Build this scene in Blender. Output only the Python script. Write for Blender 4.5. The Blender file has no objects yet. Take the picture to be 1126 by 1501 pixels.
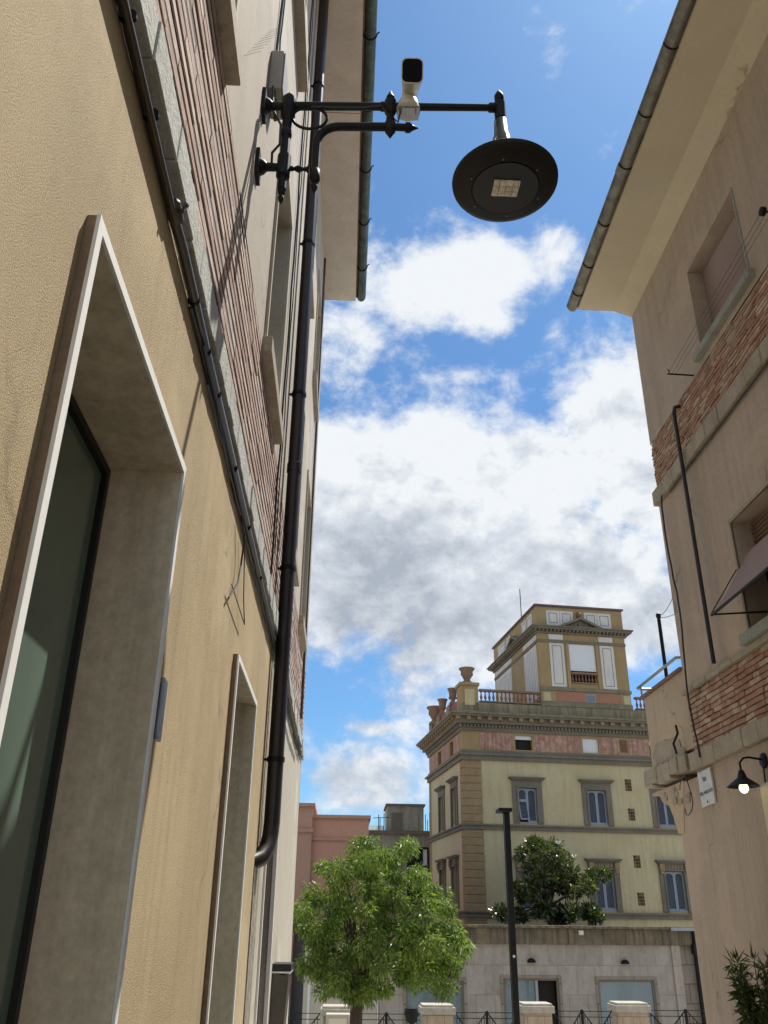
import bpy, bmesh, math, random
import numpy as np
from mathutils import Vector, Matrix
random.seed(7); rng = np.random.default_rng(7)
R = math.radians
sc = bpy.context.scene
COL = sc.collection
EYE = 1.6
# ------------------------------------------------------------------ camera
F, PITCH, ROLL, YAW = 1258.9, .44866, .01172, .04166
_fw = Vector((math.sin(YAW)*math.cos(PITCH), math.cos(YAW)*math.cos(PITCH), math.sin(PITCH)))
_rt = Vector((math.cos(YAW), -math.sin(YAW), 0)); _up = _rt.cross(_fw)
RT = _rt*math.cos(ROLL)+_up*math.sin(ROLL); UP = _up*math.cos(ROLL)-_rt*math.sin(ROLL); FW = _fw
cam_d = bpy.data.cameras.new('camera'); cam = bpy.data.objects.new('camera', cam_d); COL.objects.link(cam)
m3 = Matrix((RT, UP, -FW)).transposed()
cam.matrix_world = Matrix.Translation((0, 0, EYE)) @ m3.to_4x4()
cam_d.sensor_fit = 'VERTICAL'; cam_d.sensor_height = 36; cam_d.lens = 36*F/1501
cam_d.clip_start = .05; cam_d.clip_end = 3000
sc.camera = cam
# the surveyed points: a sight line met with a real wall plane gives a real position (z measured from the eye)
def ray(x, y): return FW*F+RT*(x-563)+UP*(750.5-y)
def atX(x, y, X): r = ray(x, y); return r*(X/r.x)
def atY(x, y, Y): r = ray(x, y); return r*(Y/r.y)
# ------------------------------------------------------------------ world and sun
SUN = Vector((.341, .276, .898)).normalized()
sc.view_settings.view_transform = 'Standard'; sc.view_settings.look = 'None'
sc.view_settings.gamma = 1; sc.view_settings.use_curve_mapping = False
sc.view_settings.exposure = 0.5
world = bpy.data.worlds.new("World"); sc.world = world; world.use_nodes = True
def build_world():
    nt = world.node_tree; N = nt.nodes; L = nt.links; N.clear()
    def math_(op, a, b=None, c=None):
        n = N.new('ShaderNodeMath'); n.operation = op
        for i, v in enumerate((a, b, c)):
            if v is None: continue
            if isinstance(v, (int, float)): n.inputs[i].default_value = v
            else: L.new(v, n.inputs[i])
        return n.outputs[0]
    def smooth(v, a, b, lo=0., hi=1.):
        n = N.new('ShaderNodeMapRange'); n.interpolation_type = 'SMOOTHSTEP'
        L.new(v, n.inputs[0]); n.inputs[1].default_value = a; n.inputs[2].default_value = b
        n.inputs[3].default_value = lo; n.inputs[4].default_value = hi
        return n.outputs[0]
    def noise(vec, scale, detail, rough, dist=0.):
        n = N.new('ShaderNodeTexNoise'); L.new(vec, n.inputs['Vector']); n.inputs['Scale'].default_value = scale
        n.inputs['Detail'].default_value = detail; n.inputs['Roughness'].default_value = rough
        n.inputs['Distortion'].default_value = dist; return n.outputs[0]
    sky = N.new('ShaderNodeTexSky'); sky.sky_type = 'NISHITA'; sky.sun_disc = False
    sky.sun_elevation = math.asin(SUN.z); sky.sun_rotation = math.atan2(SUN.x, SUN.y)
    sky.air_density = 1.0; sky.dust_density = .6; sky.ozone_density = 2.2
    tc = N.new('ShaderNodeTexCoord')
    d = tc.outputs['Generated']
    sp = N.new('ShaderNodeSeparateXYZ'); L.new(d, sp.inputs[0])
    az = math_('ARCTAN2', sp.outputs[0], sp.outputs[1]); el = math_('ARCSINE', sp.outputs[2])
    def ae(x, y):
        r = ray(x, y).normalized(); return math.atan2(r.x, r.y), math.asin(r.z)
    blobs = [  # centre, radii (survey units), weight: where the cumulus masses stand in the sky
        (680, 800, 330, 215, 1), (930, 650, 150, 180, 1), (570, 720, 170, 130, 1), (800, 900, 230, 105, 1), (470, 800, 130, 185, 1),
        (640, 415, 185, 66, 1.05), (520, 400, 70, 45, .85), (500, 490, 80, 55, .8), (810, 368, 60, 34, .6), (700, 460, 70, 40, .8),
        (690, 552, 120, 24, .55), (810, 535, 60, 26, .62), (600, 575, 60, 20, .5),
        (545, 1150, 105, 52, .95), (545, 1065, 38, 14, .62), (420, 1140, 70, 50, .5), (950, 950, 50, 60, .25), (1050, 420, 90, 120, .8), (300, 700, 200, 300, .7)]
    blobs = [(a, b, c*.97, d*.95, w*1.5 if w == 1 else w) for a, b, c, d, w in blobs]
    tot = None
    for cx, cy, rx, ry, w in blobs:
        a0, e0 = ae(cx, cy); a1 = ae(cx+rx, cy)[0]-a0; e1 = abs(ae(cx, cy-ry)[1]-e0)
        da = math_('MULTIPLY', math_('SUBTRACT', az, a0), 1/a1); de = math_('MULTIPLY', math_('SUBTRACT', el, e0), 1/e1)
        r2 = math_('ADD', math_('MULTIPLY', da, da), math_('MULTIPLY', de, de))
        g = math_('MULTIPLY', math_('EXPONENT', math_('MULTIPLY', math_('POWER', r2, 1.5), -.75)), w)
        tot = g if tot is None else math_('MAXIMUM', tot, g)
    tot = math_('MINIMUM', tot, 1.5)
    # elsewhere in the sky: unseen scattered clouds, added as fill light for shaded walls
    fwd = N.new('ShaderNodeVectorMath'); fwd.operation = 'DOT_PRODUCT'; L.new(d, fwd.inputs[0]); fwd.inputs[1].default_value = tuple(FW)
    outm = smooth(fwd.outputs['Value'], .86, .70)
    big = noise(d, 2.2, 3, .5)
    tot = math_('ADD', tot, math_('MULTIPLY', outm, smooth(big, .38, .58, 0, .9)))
    mp = N.new('ShaderNodeMapping'); L.new(d, mp.inputs[0]); mp.inputs['Scale'].default_value = (1, 1, 1.35); mp.inputs['Location'].default_value = (3.1, 1.7, .4)
    n1 = noise(mp.outputs[0], 13, 14, .64, .15)
    n2 = noise(mp.outputs[0], 5.0, 8, .55, .2)
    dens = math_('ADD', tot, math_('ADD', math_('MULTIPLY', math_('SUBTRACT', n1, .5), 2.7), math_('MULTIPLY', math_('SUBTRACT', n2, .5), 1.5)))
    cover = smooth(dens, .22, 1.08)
    # brightness inside the cloud: white crests, grey undersides
    mp2 = N.new('ShaderNodeMapping'); L.new(d, mp2.inputs[0]); mp2.inputs['Location'].default_value = (3.1, 1.7, .4-.035); mp2.inputs['Scale'].default_value = (1, 1, 1.35)
    n3 = noise(mp2.outputs[0], 13, 14, .64, .15)
    n4 = noise(mp.outputs[0], 4.6, 7, .5, .2)
    relief = math_('SUBTRACT', n3, n1)
    thick = smooth(tot, .6, 1.45)
    elg = smooth(el, R(36), R(16))
    g = math_('ADD', math_('MULTIPLY', thick, .30), math_('MULTIPLY', math_('SUBTRACT', n4, .5), 1.9))
    g = math_('ADD', g, math_('MULTIPLY', relief, 2.1))
    g = math_('ADD', g, math_('SUBTRACT', math_('MULTIPLY', elg, .55), .30))
    ramp = N.new('ShaderNodeValToRGB'); L.new(g, ramp.inputs[0])
    cr = ramp.color_ramp; cr.elements[0].position = .0; cr.elements[0].color = (6.3, 6.55, 6.8, 1)
    cr.elements[1].position = .95; cr.elements[1].color = (3.0, 3.35, 3.9, 1)
    e = cr.elements.new(.38); e.color = (4.7, 5.05, 5.55, 1)
    mix = N.new('ShaderNodeMix'); mix.data_type = 'RGBA'; L.new(cover, mix.inputs[0])
    tint = N.new('ShaderNodeMix'); tint.data_type = 'RGBA'; tint.blend_type = 'MULTIPLY'; tint.inputs[0].default_value = 1
    L.new(sky.outputs[0], tint.inputs[6]); tint.inputs[7].default_value = (.57, .85, 1.04, 1)
    L.new(tint.outputs[2], mix.inputs[6]); L.new(ramp.outputs[0], mix.inputs[7])
    bg = N.new('ShaderNodeBackground'); bg.inputs['Strength'].default_value = .10
    L.new(mix.outputs[2], bg.inputs[0]); out = N.new('ShaderNodeOutputWorld'); L.new(bg.outputs[0], out.inputs[0])
    world.cycles.sampling_method = 'MANUAL'; world.cycles.sample_map_resolution = 512
build_world()
sl = bpy.data.lights.new('sun', 'SUN'); sl.energy = 4.6; sl.angle = R(.53); sl.color = (1, .95, .86)
so = bpy.data.objects.new('sun', sl); COL.objects.link(so); so.rotation_euler = SUN.to_track_quat('Z', 'Y').to_euler(); so.location = (10, 10, 40)

# ------------------------------------------------------------------ materials
def newmat(name):
    m = bpy.data.materials.new(name); m.use_nodes = True; return m, m.node_tree, m.node_tree.nodes['Principled BSDF']
def coords(nt, scale=(1, 1, 1)):
    tc = nt.nodes.new('ShaderNodeTexCoord'); mp = nt.nodes.new('ShaderNodeMapping'); nt.links.new(tc.outputs['Object'], mp.inputs[0]); mp.inputs['Scale'].default_value = scale
    return mp.outputs[0]
def tnoise(nt, vec, scale, detail=5, rough=.55, dist=0):
    n = nt.nodes.new('ShaderNodeTexNoise'); nt.links.new(vec, n.inputs['Vector']); n.inputs['Scale'].default_value = scale
    n.inputs['Detail'].default_value = detail; n.inputs['Roughness'].default_value = rough; n.inputs['Distortion'].default_value = dist; return n.outputs[0]
def ramp(nt, fac, stops):
    r = nt.nodes.new('ShaderNodeValToRGB'); nt.links.new(fac, r.inputs[0]); c = r.color_ramp
    c.elements[0].position = stops[0][0]; c.elements[0].color = (*stops[0][1], 1); c.elements[1].position = stops[-1][0]; c.elements[1].color = (*stops[-1][1], 1)
    for p, col in stops[1:-1]: c.elements.new(p).color = (*col, 1)
    return r.outputs[0]
def mixc(nt, fac, a, b, mode='MIX'):
    n = nt.nodes.new('ShaderNodeMix'); n.data_type = 'RGBA'; n.blend_type = mode
    for i, v in ((0, fac), (6, a), (7, b)):
        if isinstance(v, (int, float)): n.inputs[i].default_value = v
        elif isinstance(v, tuple): n.inputs[i].default_value = (*v, 1)
        else: nt.links.new(v, n.inputs[i])
    return n.outputs[2]
def bump(nt, bs, h, strength, dist=.01):
    b = nt.nodes.new('ShaderNodeBump'); b.inputs['Strength'].default_value = strength; b.inputs['Distance'].default_value = dist
    nt.links.new(h, b.inputs['Height']); nt.links.new(b.outputs[0], bs.inputs['Normal'])
def mul(c, k): return tuple(min(1, v*k) for v in c)
def surf(name, col, col2=None, stain=None, grain=60, gs=.5, gd=.004, rough=.85, patch=1.3, streak=True, spec=.3, metal=0, stain_lo=.56, stain_hi=.72, speck=.25, crack=0, worn=None):
    """weathered mineral or painted surface: broad patches, vertical streaks, fine grain in relief"""
    m, nt, bs = newmat(name); col2 = col2 or mul(col, .8); stain = stain or mul(col, .55)
    o = coords(nt); a = ramp(nt, tnoise(nt, o, patch, 6, .6, .3), [(.35, col), (.7, col2)])
    if streak:
        s = coords(nt, (6, 6, .35)); a = mixc(nt, ramp(nt, tnoise(nt, s, 1.2, 6, .65), [(stain_lo, (0, 0, 0)), (stain_hi, (.55, .55, .55))]), a, stain)
    f = tnoise(nt, o, grain, 4, .72); sp = ramp(nt, f, [(.3, (1-speck,)*3), (.65, (1, 1, 1))]); a = mixc(nt, 1.0, a, sp, 'MULTIPLY')
    if worn: # paler repaired or faded areas with ragged edges
        w_ = ramp(nt, tnoise(nt, o, .55, 10, .68, .4), [(.52, (0, 0, 0)), (.60, (.75, .75, .75))]); a = mixc(nt, w_, a, worn)
    h = f
    if crack:
        dn = nt.nodes.new('ShaderNodeVectorMath'); dn.operation = 'MULTIPLY_ADD'; nn = nt.nodes.new('ShaderNodeTexNoise'); nt.links.new(o, nn.inputs['Vector']); nn.inputs['Scale'].default_value = 3; nn.inputs['Detail'].default_value = 8
        nt.links.new(nn.outputs['Color'], dn.inputs[0]); dn.inputs[1].default_value = (.55, .55, .55); nt.links.new(o, dn.inputs[2])
        vo = nt.nodes.new('ShaderNodeTexVoronoi'); vo.feature = 'DISTANCE_TO_EDGE'; vo.inputs['Scale'].default_value = crack; nt.links.new(dn.outputs[0], vo.inputs['Vector'])
        ln = ramp(nt, vo.outputs['Distance'], [(.0, (1, 1, 1)), (.010, (0, 0, 0))]); mk = ramp(nt, tnoise(nt, o, .8, 4, .6), [(.52, (0, 0, 0)), (.62, (.8, .8, .8))])
        a = mixc(nt, mixc(nt, 1, ln, mk, 'MULTIPLY'), a, mul(col2, .4))
        h = mixc(nt, 1, f, ramp(nt, tnoise(nt, o, .9, 6, .6), [(.36, (.55, .55, .55)), (.52, (1, 1, 1))]), 'MULTIPLY')
    nt.links.new(a, bs.inputs['Base Color']); bs.inputs['Roughness'].default_value = rough; bs.inputs['Specular IOR Level'].default_value = spec; bs.inputs['Metallic'].default_value = metal
    if gs: bump(nt, bs, h, gs, gd)
    return m
def brickmat(name, cols, grain=40, dirt=None):
    m, nt, bs = newmat(name); g = nt.nodes.new('ShaderNodeNewGeometry')
    r = nt.nodes.new('ShaderNodeValToRGB'); nt.links.new(g.outputs['Random Per Island'], r.inputs[0]); cr = r.color_ramp; cr.interpolation = 'CONSTANT'
    n = len(cols); cr.elements[0].color = (*cols[0], 1); cr.elements[1].position = 1/n; cr.elements[1].color = (*cols[1], 1)
    for i in range(2, n): cr.elements.new(i/n).color = (*cols[i], 1)
    o = coords(nt); k = ramp(nt, tnoise(nt, o, 7, 8, .7), [(.3, (.62, .6, .58)), (.65, (1, 1, 1))]); a = mixc(nt, 1, r.outputs[0], k, 'MULTIPLY')
    if dirt: a = mixc(nt, ramp(nt, tnoise(nt, o, 2.3, 8, .7), [(.5, (0, 0, 0)), (.66, (.8, .8, .8))]), a, dirt)
    f = tnoise(nt, o, grain, 4, .7); nt.links.new(a, bs.inputs['Base Color']); bs.inputs['Roughness'].default_value = .9; bs.inputs['Specular IOR Level'].default_value = .2; bump(nt, bs, f, .6, .006)
    return m
def painted(name, col, rough=.4, metal=0, spec=.5, wear=None):
    m, nt, bs = newmat(name); o = coords(nt)
    a = ramp(nt, tnoise(nt, o, 14, 6, .65), [(.35, col), (.75, wear or mul(col, .7))]); nt.links.new(a, bs.inputs['Base Color'])
    bs.inputs['Roughness'].default_value = rough; bs.inputs['Metallic'].default_value = metal; bs.inputs['Specular IOR Level'].default_value = spec
    bump(nt, bs, tnoise(nt, o, 90, 3, .6), .12, .002); return m
def glassy(name, col, rough=.06, spec=.9):
    m, nt, bs = newmat(name); o = coords(nt, (1, 1, .4)); a = ramp(nt, tnoise(nt, o, 1.1, 3, .5), [(.3, col), (.7, mul(col, .6))]); nt.links.new(a, bs.inputs['Base Color'])
    bs.inputs['Roughness'].default_value = rough; bs.inputs['Specular IOR Level'].default_value = spec; bump(nt, bs, tnoise(nt, coords(nt), 1.6, 2, .5), .02, .02); return m
def leafmat(name, cols, rough=.45, trans=.35, spec=.4):
    m, nt, bs = newmat(name); g = nt.nodes.new('ShaderNodeNewGeometry'); c = ramp(nt, g.outputs['Random Per Island'], cols)
    o = coords(nt); c = mixc(nt, 1, c, ramp(nt, tnoise(nt, o, 2.2, 3, .5), [(.35, (.7, .72, .7)), (.65, (1.15, 1.1, 1))]), 'MULTIPLY')
    nt.links.new(c, bs.inputs['Base Color']); bs.inputs['Roughness'].default_value = rough; bs.inputs['Specular IOR Level'].default_value = spec
    t = nt.nodes.new('ShaderNodeBsdfTranslucent'); nt.links.new(mixc(nt, 1, c, (1.5, 1.7, .6), 'MULTIPLY'), t.inputs[0]); mx = nt.nodes.new('ShaderNodeMixShader'); mx.inputs[0].default_value = trans
    nt.links.new(bs.outputs[0], mx.inputs[1]); nt.links.new(t.outputs[0], mx.inputs[2]); nt.links.new(mx.outputs[0], nt.nodes['Material Output'].inputs[0]); return m
def stonecourse(name, cols, w, h, mortar=(.12, .1, .09), ms=.012, b=.4, rot=True, squash=.5):
    """coursed facing on a vertical wall: x/y run on the wall, z up"""
    m, nt, bs = newmat(name); tc = nt.nodes.new('ShaderNodeTexCoord'); sp = nt.nodes.new('ShaderNodeSeparateXYZ'); nt.links.new(tc.outputs['Object'], sp.inputs[0])
    ad = nt.nodes.new('ShaderNodeMath'); nt.links.new(sp.outputs[0], ad.inputs[0]); nt.links.new(sp.outputs[1], ad.inputs[1])
    cb = nt.nodes.new('ShaderNodeCombineXYZ'); nt.links.new(ad.outputs[0], cb.inputs[0]); nt.links.new(sp.outputs[2], cb.inputs[1])
    br = nt.nodes.new('ShaderNodeTexBrick'); nt.links.new(cb.outputs[0], br.inputs['Vector']); br.inputs['Scale'].default_value = 1
    br.inputs['Brick Width'].default_value = w; br.inputs['Row Height'].default_value = h; br.inputs['Mortar Size'].default_value = ms; br.inputs['Mortar Smooth'].default_value = .3
    br.inputs['Color1'].default_value = (*cols[0], 1); br.inputs['Color2'].default_value = (*cols[1], 1); br.inputs['Mortar'].default_value = (*mortar, 1)
    o = coords(nt, (1, 1, .5)); a = mixc(nt, 1, br.outputs[0], ramp(nt, tnoise(nt, o, 4, 9, .72, .6), [(.3, (.7, .68, .66)), (.62, (1, 1, 1))]), 'MULTIPLY'); nt.links.new(a, bs.inputs['Base Color'])
    bs.inputs['Roughness'].default_value = .8; inv = nt.nodes.new('ShaderNodeMath'); inv.operation = 'SUBTRACT'; inv.inputs[0].default_value = 1; nt.links.new(br.outputs['Fac'], inv.inputs[1]); bump(nt, bs, inv.outputs[0], b, .02); return m
M = {}
M['yellow'] = surf('yellow_stucco', (.68, .54, .325), (.59, .46, .27), (.38, .29, .175), grain=190, gs=1.0, gd=.008, patch=.9, stain_lo=.52, stain_hi=.80, speck=.45, crack=.45, worn=(.64, .52, .33))
M['pale'] = surf('pale_plaster', (.54, .49, .39), (.46, .41, .32), (.36, .31, .24), grain=50, gs=.5, gd=.005, crack=.6, worn=(.60, .53, .45))
M['beige'] = surf('beige_plaster', (.50, .44, .36), (.42, .37, .30), (.33, .29, .23), grain=60, gs=.5, gd=.005, crack=.7, worn=(.56, .50, .43))
M['roughcast'] = surf('roughcast', (.46, .42, .34), (.26, .23, .18), (.2, .17, .12), grain=24, gs=1, gd=.03, patch=8)
M['concrete'] = surf('weathered_concrete', (.58, .60, .57), (.44, .43, .38), (.40, .30, .16), grain=45, gs=.9, gd=.012, patch=4)
M['frame_white'] = surf('white_marble_trim', (.88, .88, .85), (.83, .82, .78), (.7, .68, .62), grain=30, gs=.1, gd=.003, patch=6, rough=.6, streak=False, speck=.06)
M['edge'] = surf('brown_stone_edge', (.33, .24, .15), (.26, .18, .11), (.18, .12, .07), grain=40, gs=.4, patch=5)
M['travertine'] = surf('grey_travertine', (.80, .70, .53), (.72, .62, .45), (.46, .37, .26), grain=22, gs=.35, gd=.004, patch=1.6, rough=.55, stain_lo=.44, stain_hi=.64)
M['glass'] = glassy('dark_shop_glass', (.17, .245, .20), .12, .6)
M['glass_pale'] = glassy('pale_shop_glass', (.15, .22, .25), .05)
M['black'] = painted('black_frame', (.006, .006, .006), .5)
M['iron'] = painted('dark_iron', (.007, .008, .010), .5, .0, .22, (.018, .015, .012))
M['door_wood'] = surf('dark_brown_door', (.085, .055, .04), (.06, .04, .03), (.03, .02, .015), grain=30, gs=.3, spec=.05, rough=.95, patch=3)
M['neck_paint'] = painted('grey_lamp_paint', (.05, .05, .052), .35, .3, .5, (.09, .085, .08))
M['pipe'] = painted('brown_painted_pipe', (.016, .012, .011), .38, 0, .5, (.03, .02, .016))
M['cable'] = painted('dark_cable', (.025, .022, .018), .4)
M['conduit'] = painted('grey_brown_conduit', (.075, .062, .045), .3)
M['brick_l'] = brickmat('pink_brick', [(.60, .46, .39), (.53, .39, .33), (.66, .54, .47), (.56, .41, .34), (.62, .49, .42), (.48, .34, .28)])
M['joint'] = surf('shade_grime_joint', (.03, .022, .018), grain=40)  # near-black colour holds the shadow under the bricks as well as grime
M['brick_r'] = brickmat('mixed_rubble_brick', [(.46, .27, .195), (.50, .32, .23), (.57, .42, .31), (.41, .235, .17), (.49, .33, .25), (.60, .48, .37), (.44, .255, .18), (.47, .29, .205)], dirt=(.42, .31, .24))
M['mortar_r'] = surf('grey_brown_mortar', (.42, .30, .22), (.30, .21, .155), grain=30, gs=1, gd=.02)
M['pinkwall'] = surf('pinkish_brown_plaster', (.52, .425, .34), (.45, .36, .285), (.35, .275, .215), grain=26, gs=.6, gd=.006, patch=.8, stain_lo=.46, stain_hi=.72, speck=.14, crack=.35, worn=(.54, .43, .33))
M['tanwall'] = surf('tan_plaster', (.56, .45, .33), (.48, .38, .27), (.36, .28, .20), grain=26, gs=.6, gd=.006, patch=1.4, speck=.14, crack=.6, worn=(.60, .46, .31))
M['band_r'] = surf('greyish_stone_band', (.47, .41, .32), (.36, .31, .23), (.22, .18, .13), grain=26, gs=.7, gd=.01, patch=3.5)
M['soffit_r'] = surf('cream_painted_soffit', (.72, .64, .47), (.65, .57, .41), (.50, .43, .31), grain=20, gs=.2, gd=.003, patch=1.1, streak=False, speck=.08, crack=.3, worn=(.64, .58, .46))
M['soffit_l'] = surf('grey_soffit', (.60, .56, .50), (.50, .46, .40), (.46, .35, .26), grain=30, gs=.4, gd=.006, patch=2, speck=.12)
M['zinc'] = surf('weathered_zinc', (.34, .32, .27), (.16, .15, .12), (.05, .045, .04), grain=12, gs=.2, rough=.5, metal=.5, patch=5, speck=.25)
M['copper'] = surf('green_copper', (.10, .13, .11), (.04, .05, .045), (.16, .26, .21), grain=12, gs=.2, rough=.5, metal=.4, patch=4)
M['tile'] = surf('clay_tiles', (.40, .22, .13), (.30, .17, .11), grain=12, gs=.8, gd=.03)
M['shutter_roll'] = surf('mauve_roller_shutter', (.38, .29, .28), (.34, .26, .25), grain=20, gs=.1, streak=False, rough=.5, speck=.08)
M['sill'] = surf('grey_stone_sill', (.40, .42, .36), (.29, .30, .25), (.20, .20, .16), grain=30, gs=.4, patch=3)
M['awning'] = surf('mauve_awning_canvas', (.38, .285, .265), (.34, .25, .235), (.27, .19, .17), grain=160, gs=.15, gd=.001, patch=1.5, rough=.9, speck=.06)
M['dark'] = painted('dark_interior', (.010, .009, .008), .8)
M['white'] = painted('white_paint', (.74, .75, .74), .45, wear=(.6, .6, .58))
M['sign'] = painted('white_marble_sign', (.72, .72, .67), .4, wear=(.52, .51, .46))
M['ink'] = painted('grey_lettering', (.20, .22, .24), .6)
M['cam_white'] = painted('off_white_plastic', (.68, .66, .56), .35, wear=(.58, .56, .47))
M['lens'] = glassy('black_lens_glass', (.003, .003, .004), .35, .08)
M['led'] = brickmat('led_lens', [(.90, .85, .70), (.80, .76, .62), (.92, .90, .80)])
M['shade_in'] = painted('dark_lamp_underside', (.016, .014, .012), .5, spec=.3)
M['grey_box'] = painted('grey_plastic_box', (.34, .33, .30), .5)
M['steel'] = painted('galvanised_steel', (.32, .34, .35), .35, .8)
# palace
M['p_wall'] = surf('ochre_cream_render', (.55, .475, .29), (.49, .42, .25), (.36, .30, .16), grain=9, gs=.3, gd=.01, patch=.35, stain_lo=.48, stain_hi=.7, speck=.12, worn=(.47, .385, .22))
M['p_ochre'] = surf('ochre_paint', (.38, .275, .135), (.32, .23, .115), (.22, .165, .09), grain=9, gs=.2, patch=.8, speck=.1)
M['p_weathered'] = surf('stained_ochre', (.36, .295, .18), (.25, .205, .13), (.09, .075, .05), grain=10, gs=.4, gd=.01, patch=.8, stain_lo=.44, stain_hi=.62)
M['p_stone'] = surf('grey_pietra_serena', (.215, .19, .145), (.165, .145, .11), (.09, .08, .06), grain=10, gs=.4, gd=.01, patch=.9, speck=.15)
M['p_quoin'] = surf('brown_sandstone', (.36, .26, .14), (.29, .205, .11), (.22, .16, .09), grain=14, gs=.6, gd=.015, patch=2.5)
M['p_pink'] = surf('faded_red_fresco', (.37, .17, .12), (.52, .39, .29), (.20, .10, .08), grain=8, gs=.2, patch=4.5, stain_lo=.45, stain_hi=.6, speck=.15)
M['p_salmon'] = surf('salmon_panel', (.40, .195, .125), (.34, .17, .11), grain=8, gs=.2, patch=1.5, speck=.08)
M['p_white'] = surf('white_panel', (.66, .63, .58), (.56, .54, .50), (.44, .41, .36), grain=8, gs=.1, patch=1.5, speck=.05)
M['p_line'] = painted('dark_red_line', (.16, .11, .10), .8)
M['p_terra'] = surf('terracotta', (.33, .14, .09), (.24, .10, .07), (.20, .12, .09), grain=20, gs=.4, patch=4)
M['p_urn'] = surf('weathered_terracotta_urn', (.29, .19, .13), (.21, .145, .105), (.11, .085, .065), grain=16, gs=.4, patch=5)
M['p_shut'] = painted('grey_blue_shutter', (.11, .125, .155), .5, wear=(.075, .085, .105))
M['p_shutf'] = painted('pale_blue_shutter_frame', (.30, .33, .38), .5, wear=(.22, .25, .29))
M['p_blind'] = painted('white_roller_blind', (.70, .71, .72), .6, wear=(.62, .63, .64))
M['p_vent'] = brickmat('terracotta_grille', [(.12, .07, .04), (.20, .12, .07), (.08, .05, .03)])
M['p_coping'] = surf('mossy_coping', (.27, .24, .165), (.17, .15, .10), (.07, .065, .05), grain=14, gs=.6, gd=.02, patch=2.5)
M['marble'] = stonecourse('veined_marble_cladding', ((.40, .36, .31), (.33, .295, .255)), .75, .92, (.24, .21, .18), .010, .2)
M['marble_dk'] = stonecourse('brown_block_cladding', ((.30, .25, .20), (.26, .22, .18)), 1.6, .62, (.12, .1, .08), .02, .3)
M['ledge'] = surf('stained_ledge', (.25, .20, .13), (.15, .125, .085), (.05, .045, .035), grain=14, gs=.6, gd=.02, patch=1.8, stain_lo=.42, stain_hi=.58)
M['cream_wall'] = surf('cream_wing_wall', (.50, .46, .37), (.45, .41, .33), grain=9, gs=.2, patch=.8, speck=.06)
M['pinkhouse'] = surf('salmon_pink_render', (.50, .265, .185), (.46, .25, .18), (.38, .21, .155), grain=9, gs=.2, patch=.6, speck=.07)
M['pinkpil'] = surf('dusty_pink_render', (.43, .255, .185), (.38, .23, .17), grain=9, gs=.2, patch=.8, speck=.07)
M['greyhouse'] = surf('streaked_concrete', (.41, .385, .30), (.33, .31, .24), (.13, .12, .09), grain=5, gs=.3, patch=.8, stain_lo=.5, stain_hi=.66)
M['pillar'] = stonecourse('pale_brick_pillar', ((.50, .40, .28), (.44, .34, .24)), .48, .30, (.30, .22, .16), .012, .4)
M['cap'] = surf('light_pillar_cap', (.52, .48, .40), (.38, .34, .27), (.2, .17, .12), grain=20, gs=.5, patch=4)
M['bark'] = surf('brown_bark', (.10, .065, .045), (.07, .05, .035), grain=30, gs=1, gd=.02, patch=6)
M['leaf'] = leafmat('light_green_leaf', [(0, (.06, .095, .025)), (.4, (.115, .17, .045)), (.8, (.19, .25, .07)), (1, (.27, .32, .10))], .4, .45)
M['leaf_mag'] = leafmat('glossy_dark_leaf', [(0, (.03, .05, .018)), (.5, (.06, .09, .03)), (.85, (.12, .14, .05)), (1, (.26, .22, .09))], .28, .22, .6)
M['leaf_ole'] = leafmat('oleander_leaf', [(0, (.03, .05, .015)), (.6, (.06, .09, .03)), (1, (.12, .14, .05))], .4, .3)
M['petal'] = painted('white_petal', (.75, .74, .66), .6)
M['ground'] = surf('grey_paving', (.44, .41, .36), (.36, .335, .295), grain=12, gs=.5, patch=.6, streak=False)
bm_, bnt, bbs = newmat('lit_bulb'); bbs.inputs['Base Color'].default_value = (.9, .8, .6, 1); bbs.inputs['Emission Color'].default_value = (1, .80, .45, 1); bbs.inputs['Emission Strength'].default_value = 2.2; M['bulb'] = bm_

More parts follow.
